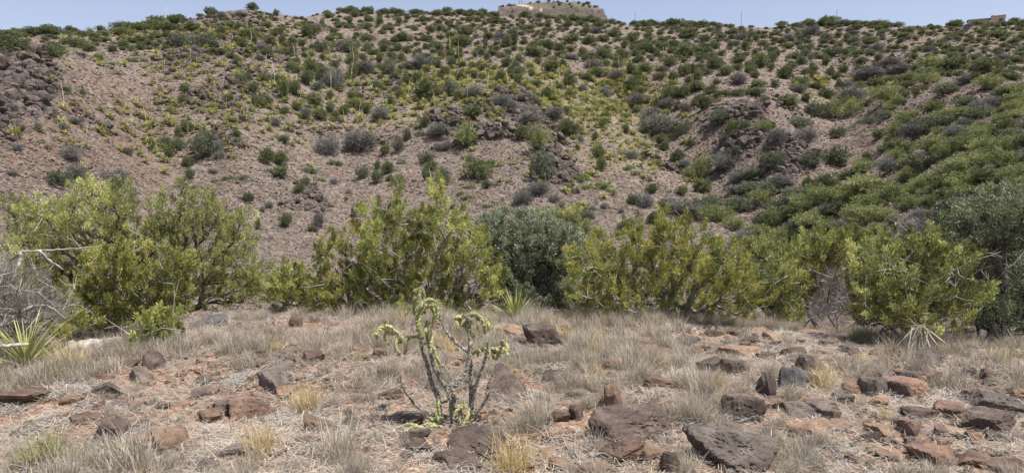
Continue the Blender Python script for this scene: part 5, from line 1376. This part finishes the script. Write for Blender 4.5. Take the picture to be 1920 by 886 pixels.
# fallen joints at its foot
fj = hit([790], [806]); f0 = np.array([fj[0][0], fj[1][0], fj[2][0] + .02])
root = thing('fallen_joints', 'yellow-green fallen cactus joints lying in grass at the foot of the cholla', 'cactus', tuple(f0), 0)
for i, (a, b, c, d) in enumerate([(-.17, 0, -.03, .02), (-.03, .0, .12, .03), (.02, -.03, .15, -.02), (-.1, -.05, .02, -.03)]):
    V, Fc, Q, Rr = tubercled(np.array([(a, b, 0), ((a + c) / 2, (b + d) / 2, .02), (c, d, .01)]), np.array([.007, .012, .008]), 8, i, .3, .01)
    Ft = tri(Fc); obj('joint', mesh_np('joint', V, Ft, [M['cholla_g']], None, False, {'tint': ('FACE', np.clip(rng(i).normal(.6, .2, len(Ft)), 0, 1))}), root)
# silvery fallen cactus skeleton beside the seedling
sk_ = hit([1490], [618]); s0 = np.array([sk_[0][0], sk_[1][0], sk_[2][0]]); rs = rng(71); SR = float(sk_[3][0])
root = thing('dead_cactus', 'silvery spiny dead cactus lying in front of the small juniper seedling', 'dead cactus', tuple(s0), 0)
for i in range(16):
    a = np.array([rs.uniform(-.2, .25), rs.uniform(-.05, .1), rs.uniform(.08, .2)]); d = np.array([rs.uniform(-.16, .16), rs.uniform(-.05, .05), rs.uniform(-.04, .1)])
    V, Fc, Q, Rr = tubercled(np.array([a, a + d * .5 + [0, 0, .02], a + d]), np.array([.009, .012, .007]), 7, i, .35, .012)
    st = obj('stem', mesh_np('stem', V, tri(Fc), [M['deadwood']], None, False), root)
    A = Acc(); m = 90; j = rs.randint(0, len(Q), m); dd = norm(rs.normal(0, 1, (m, 3))); p0 = Q[j]; p1 = p0 + dd * .035; w = norm(np.cross(dd, rs.normal(0, 1, (m, 3)))) * .0014
    A.add(np.stack([p0 - w, p0 + w, p1], 1).reshape(-1, 3), np.arange(m * 3).reshape(-1, 3), 0, .9)
    obj('spines', A.mesh('spines', [M['straw']]), st)

# ------------------------------------------------------------------ grass of the near slope
TU = [tuft(1 + i, 150, .22, .045, .42, .0017, 'grass', .35 + .1 * (i % 3), heads=0) for i in range(5)] + \
     [tuft(20 + i, 120, .30, .05, .30, .0016, 'grass', .45) for i in range(3)] + \
     [tuft(30 + i, 130, .16, .07, .9, .0018, 'grass', .4, droop=.9) for i in range(3)] + \
     [tuft(40 + i, 160, .10, .10, 1.25, .0016, 'twig', .55, droop=.8, tj=.25) for i in range(2)] + \
     [tuft(45, 150, .26, .05, .55, .002, 'grass_y', .55), tuft(46, 130, .2, .05, .5, .0018, 'grass_g', .5)]
rs = rng(90)
n = 17000
x, y, r = polar_pts(n, 2.7, 12.6, radians(48), rs, 0.8)
cl = fbm(x * .8, y * .8, seed=71, o=3) * 1.3 + fbm(x * 3.0, y * 3.0, seed=72, o=2) * .5
pr = np.clip(0.34 + cl * 1.5 + np.clip((r - 8.6) / 3, 0, .5) + .35 * np.clip((4.6 - r) / .8, 0, 1), 0.03, 1)
u, v, _ = project(x, y, zground(x, y))
k = rs.rand(n) < pr * .62
for (cx, cy, a, b) in ROCKFP:
    ins = ((x - cx) / (a * 1.08)) ** 2 + ((y - cy + .06) / (b * 1.0 + .08)) ** 2 < 1
    k &= ~ins
for (cx, cy, a, b) in ROCKFP2:
    k &= ~(((x - cx) / (a * .9)) ** 2 + ((y - cy) / (b * .9)) ** 2 < 1)
lg = hit([178], [661]); k &= ~((np.abs(x - lg[0][0]) < .3) & (y < lg[1][0] + .1) & (y > lg[1][0] - .45) & (rs.rand(n) < .8))
x, y, r, cl = x[k], y[k], r[k], cl[k]; n = len(x); z = zground(x, y)
ix = rs.choice(15, n, p=[.11, .11, .11, .10, .10, .06, .06, .06, .07, .06, .05, .035, .035, .02, .02])
s = rs.uniform(.45, 1.0, n) * (0.75 + .35 * np.clip(cl + .3, 0, 1)) * np.clip(0.8 + (r - 5) / 12, .75, 1.2)
print('tufts', n)
gn_scatter('dry_grass', np.stack([x, y, z - .005], 1), np.stack([rs.normal(0, .12, n), rs.normal(0, .12, n), rs.rand(n) * 6.28], 1), np.repeat(s[:, None], 3, 1), ix, TU, 'pale dry bunch grass covering the near slope')
# fallen stems and litter lying flat
lit = []
for i in range(4):
    rs2 = rng(600 + i); A = Acc(); m = 70
    c = np.stack([rs2.uniform(-.12, .12, m), rs2.uniform(-.12, .12, m), rs2.uniform(.002, .03, m)], 1); a = rs2.rand(m) * 6.28
    d = np.stack([np.cos(a), np.sin(a), rs2.normal(0, .15, m)], 1) * rs2.uniform(.02, .09, (m, 1)); w = np.stack([-np.sin(a), np.cos(a), np.zeros(m)], 1) * .0016
    A.add(np.stack([c - d - w, c - d + w, c + d], 1).reshape(-1, 3), np.arange(m * 3).reshape(-1, 3), 0, np.clip(rs2.normal(.6, .25, m), 0, 1)); lit.append(A.mesh('litter', [M['grass'] if i else M['twig']]))
x, y, r = polar_pts(3200, 2.7, 11.5, radians(48), rs, .8); n = len(x); z = zground(x, y)
gn_scatter('straw_litter', np.stack([x, y, z], 1), np.stack([rs.normal(0, .05, n), rs.normal(0, .05, n), rs.rand(n) * 6.28], 1), np.repeat(rs.uniform(.7, 1.5, n)[:, None], 3, 1), rs.randint(0, 4, n), lit, 'fallen straw and stem litter on the near slope')
# clumps that stand out
big = [(492, 846, .9, 'grass_y', 'low golden grass clump beside the flat-topped grey rock at the bottom left'), (575, 770, 1.1, 'grass_y', 'pale yellow bunch grass left of the cactus base'), (1010, 790, 1.3, 'grass', 'big drooping pale grass clump between cactus and largest slab'),
       (960, 884, 1.2, 'grass_y', 'yellowish grass clump at the bottom edge below the cactus'), (1180, 700, 1.3, 'grass', 'tall grass clump behind the upright brown rock'), (1060, 640, 1.2, 'grass_y', 'golden tuft right of the cracked dark boulder'),
       (1320, 740, 1.2, 'grass', 'tall pale grass right of the largest slab'), (1790, 730, 1.3, 'grass', 'brownish tall bunch grass between brown boulder and right edge rock'), (250, 880, 1.2, 'grass', 'wiry pale grass below the orange-faced block'),
       (640, 860, 1.35, 'grass', 'broad grey grass clump at the bottom, left of the cactus'), (1545, 730, 1.1, 'grass_y', 'yellowish grass right of the split standing slabs'), (1610, 640, 1.0, 'grass_g', 'faint green grass patch left of the dead yucca'),
       (85, 870, 1.1, 'grass_g', 'greenish grass tuft in the bottom left corner'), (1400, 610, 1.2, 'grass_y', 'golden grass at the right foot of the wide yellowing juniper'), (1850, 640, 1.2, 'grass', 'dry grass right of the upright dead leaf bundle'), (1305, 790, 1.1, 'grass', 'grey bunch grass behind the big grey boulder'), (130, 690, 1.3, 'grass_y', 'straw-coloured clump below the bleached log')]
for i, (u_, v_, s_, m_, lab) in enumerate(big):
    q = hit([u_], [v_]); me = tuft(700 + i, 260, .26 * s_, .06, .5, .0019, m_, .5)
    tag(obj('grass_clump', me, None, loc=(q[0][0], q[1][0], q[2][0] - .01)), lab, 'grass')

# ------------------------------------------------------------------ mesa, masts, poles and house on the skyline
MD = 640.0
def sky_pt(u, v, r): return at_r(u, v, r)
L_, R_ = sky_pt(930, 30, MD), sky_pt(1122, 35, MD)
cx_, cy_ = (L_[0] + R_[0]) / 2, (L_[1] + R_[1]) / 2; half = (R_[0] - L_[0]) / 2
gx, gy = np.meshgrid(np.linspace(-1.9, 1.9, 200), np.linspace(-1.9, 1.9, 150)); gx, gy = gx.ravel() * half, gy.ravel() * half
topz = sky_pt(1050, 16, MD)[2]; lowz = sky_pt(1050, 44, MD)[2]
n1 = fbm(gx * .05, gy * .05, seed=91, o=4)
prof = np.interp(gx / half, [-1.1, -.95, -.72, -.5, -.1, .3, .55, .75, .92, 1.05], [0, .25, .55, .80, .95, 1.0, .94, .76, .4, 0.0])
dd = np.maximum(np.abs(gx) / half, np.abs(gy) / half * .85) + n1 * .05
fade = np.interp(np.abs(gy) / half, [0, .55, .95, 1.4, 1.9], [1, .86, .4, -.6, -2])
n1 = n1 + .8 * np.abs(fbm(gx * .12, gy * .12, seed=95, o=4)); zz = lowz + (topz - lowz) * np.where(prof * fade > 0, prof * fade, 0) + 0
skirt_ = np.clip(dd - 0.95, 0, 2); zz = zz - skirt_ ** .8 * 60 + n1 * 1.6 + np.abs(fbm(gx * .2, gy * .2, seed=93, o=3)) * 2.0
V = np.stack([gx, gy, zz], 1); nx_, ny_ = 200, 150
i, j = np.meshgrid(np.arange(nx_ - 1), np.arange(ny_ - 1)); i, j = i.ravel(), j.ravel()
Fc = np.stack([j * nx_ + i, j * nx_ + i + 1, (j + 1) * nx_ + i + 1, (j + 1) * nx_ + i], 1)
uu, vv, _ = project(gx + cx_, gy + cy_, zz)
front = (gy < 0)
cen = np.interp(uu, [960, 985, 1000, 1020], [9, 11, 16, 21]); road = ((np.abs(vv - cen) < np.interp(uu, [960, 985, 1020], [.9, 1.7, .9])) & (uu > 962) & (uu < 1020) & front).astype(float)
sl = np.zeros(len(gx)); sl = np.clip((np.abs(gx) / half - .62) / .15, 0, 1)
mm, nt, out = mat('mesa_rock'); g = N(nt)
ge = g.n('ShaderNodeNewGeometry'); nz_ = g.noise(.09, ge.outputs['Position'], 6, .7); nz2 = g.noise(.35, ge.outputs['Position'], 5, .7)
c = g.ramp([(.35, (.06, .055, .038)), (.65, (.16, .13, .10))], nz_)
c = g.mix(g.n('ShaderNodeAttribute', attribute_name='cliff').outputs['Fac'], c, g.ramp([(.35, (.06, .05, .047)), (.65, (.17, .125, .11))], nz2))
c = g.mix(g.n('ShaderNodeAttribute', attribute_name='road').outputs['Fac'], c, (.40, .34, .27))
p_ = g.n('ShaderNodeBsdfPrincipled'); g.l(c, p_.inputs['Base Color']); p_.inputs['Roughness'].default_value = .95
bb = g.n('ShaderNodeBump'); bb.inputs['Distance'].default_value = 1.5; g.l(nz2, bb.inputs['Height']); g.l(bb.outputs[0], p_.inputs['Normal']); g.l(p_.outputs[0], out.inputs['Surface'])
o = obj('mesa', mesh_np('mesa', V, Fc, [mm], None, True, {'cliff': ('POINT', sl), 'road': ('POINT', road)}), None, loc=(cx_, cy_, 0))
tag(o, 'distant flat-topped mesa with a pale road cut, rising behind the ridge', None, None, 'structure')
rs = rng(92); k = np.where(front & (uu > 935) & (uu < 1118) & (vv < 38) & (road < .5))[0]; pick = rs.choice(k, 170); mb = []
for q, a in enumerate(pick):
    s_ = rs.uniform(1.6, 3.6)
    if q < 60:
        o = obj('mesa_bush', BUSH['j'][q % 7], None, loc=(cx_ + gx[a], cy_ + gy[a], zz[a]), rot=(0, 0, rs.rand() * 6), scale=(s_ * 1.3, s_ * 1.3, s_))
        mb.append((uu[a], vv[a], o))
mb.sort(key=lambda t: t[0])
for n_, (a_, b_, o) in enumerate(mb[:]):
    zn = ('near the top' if b_ < 14 else 'halfway up' if b_ < 24 else 'low') ; sd = ('left end' if a_ < 985 else 'middle left' if a_ < 1025 else 'middle right' if a_ < 1070 else 'right end')
    c_n = sum(1 for q in mb[:n_] if ('near the top' if q[1] < 14 else 'halfway up' if q[1] < 24 else 'low') == zn and ('left end' if q[0] < 985 else 'middle left' if q[0] < 1025 else 'middle right' if q[0] < 1070 else 'right end') == sd)
    tag(o, 'tiny dark bush %s on the mesa %s, %s from left' % (zn, sd, ORD[min(c_n, 28)]), 'bush', 'tiny bushes on the distant mesa')
for (u_, v0, v1, lab) in [(978, 0, 6, 'thin radio mast near the left end of the mesa top'), (974, 1, 7, 'shorter radio mast beside the leftmost one on the mesa'), (1022, -3, 5, 'thin mast above the middle of the mesa'), (1038, -2, 4, 'mast right of the middle mast on the mesa'), (1074, 1, 5, 'rightmost short mast on the mesa')]:
    a, b = sky_pt(u_, v1 + 3, MD - 4), sky_pt(u_, v0, MD - 4)
    V, Fc = polytube(np.array([a * 0, (b - a) * .5, b - a]), [.35, .28, .2], 5)
    tag(obj('radio_mast', mesh_np('radio_mast', V, tri(Fc), [M['metal']], None, False), None, loc=tuple(a)), lab, 'mast')
for (u_, v0, v1, rr_, lab, ln) in [(1191, 22, 46, 214, 'thin pole on the skyline just right of the mesa', 0), (1390, 21, 46, 214, 'thin straight pole on the skyline right of centre', 0), (1570, 18, 46, 212, 'thin leaning pole on the skyline, rightmost of the three', -3)]:
    a = sky_pt(u_ + ln, v1, rr_); a[2] = h1(a[0], a[1]) - .3; b = sky_pt(u_, v0, rr_)
    V, Fc = polytube(np.array([a * 0, (b - a) * .5, b - a]), [.07, .06, .05], 6)
    tag(obj('pole', mesh_np('pole', V, tri(Fc), [M['metal']], None, False), None, loc=tuple(a)), lab, 'pole')
def box_mesh(name, x0, x1, y0, y1, z0, z1, m, bev=.03):
    bm = bmesh.new(); bmesh.ops.create_cube(bm, size=1)
    for v_ in bm.verts: v_.co = ((x0 + x1) / 2 + v_.co.x * (x1 - x0), (y0 + y1) / 2 + v_.co.y * (y1 - y0), (z0 + z1) / 2 + v_.co.z * (z1 - z0))
    bmesh.ops.bevel(bm, geom=bm.edges[:], offset=bev, segments=1, affect='EDGES')
    me = bpy.data.meshes.new(name); bm.to_mesh(me); bm.free(); me.materials.append(m); return me
hp = sky_pt(1870, 40, 213); hz0 = h1(hp[0], hp[1]) - .4; kx = 213 / F
ztop = sky_pt(1870, 30.5, 213)[2] - hz0
hs = thing('house', 'small flat-roofed tan adobe house on the skyline at the far right', 'house', (hp[0], hp[1], hz0), -math.atan2(hp[0], hp[1]))
obj('wall', box_mesh('wall', -1.3, 1.6, 0, 4.2, 0, ztop, M['adobe']), hs)
obj('roof', box_mesh('roof', -1.4, 1.7, -.1, 4.3, ztop + .003, ztop + .2, M['adobe']), hs)
obj('chimney', box_mesh('chimney', -1.2, -.75, .8, 1.3, ztop + .21, ztop + .5, M['rock_brown']), hs)
w_ = obj('window', box_mesh('window', .3, 1.1, -.05, .1, ztop * .45, ztop * .8, M['glass']), hs)
hp2 = sky_pt(1838, 42, 216); hz2 = h1(hp2[0], hp2[1]) - .2; zt2 = sky_pt(1838, 34, 216)[2] - hz2
h2 = thing('shed', 'low dark-roofed shed left of the tan house on the skyline', 'shed', (hp2[0], hp2[1], hz2), -math.atan2(hp2[0], hp2[1]))
obj('wall', box_mesh('wall', -2.6, 2.0, .2, 3.0, 0, zt2 - .3, M['adobe']), h2)
rf = bmesh.new(); vs = [rf.verts.new(c) for c in [(-2.9, -.1, zt2 - .3), (2.3, -.1, zt2 - .3), (2.3, 3.3, zt2 - .3), (-2.9, 3.3, zt2 - .3), (-2.4, 1.6, zt2 + .25), (1.6, 1.6, zt2 + .1)]]
for f in [(0, 1, 5, 4), (1, 2, 5), (2, 3, 4, 5), (3, 0, 4), (3, 2, 1, 0)]: rf.faces.new([vs[i] for i in f])
me = bpy.data.meshes.new('roof'); rf.to_mesh(me); rf.free(); me.materials.append(M['roof']); obj('roof', me, h2)
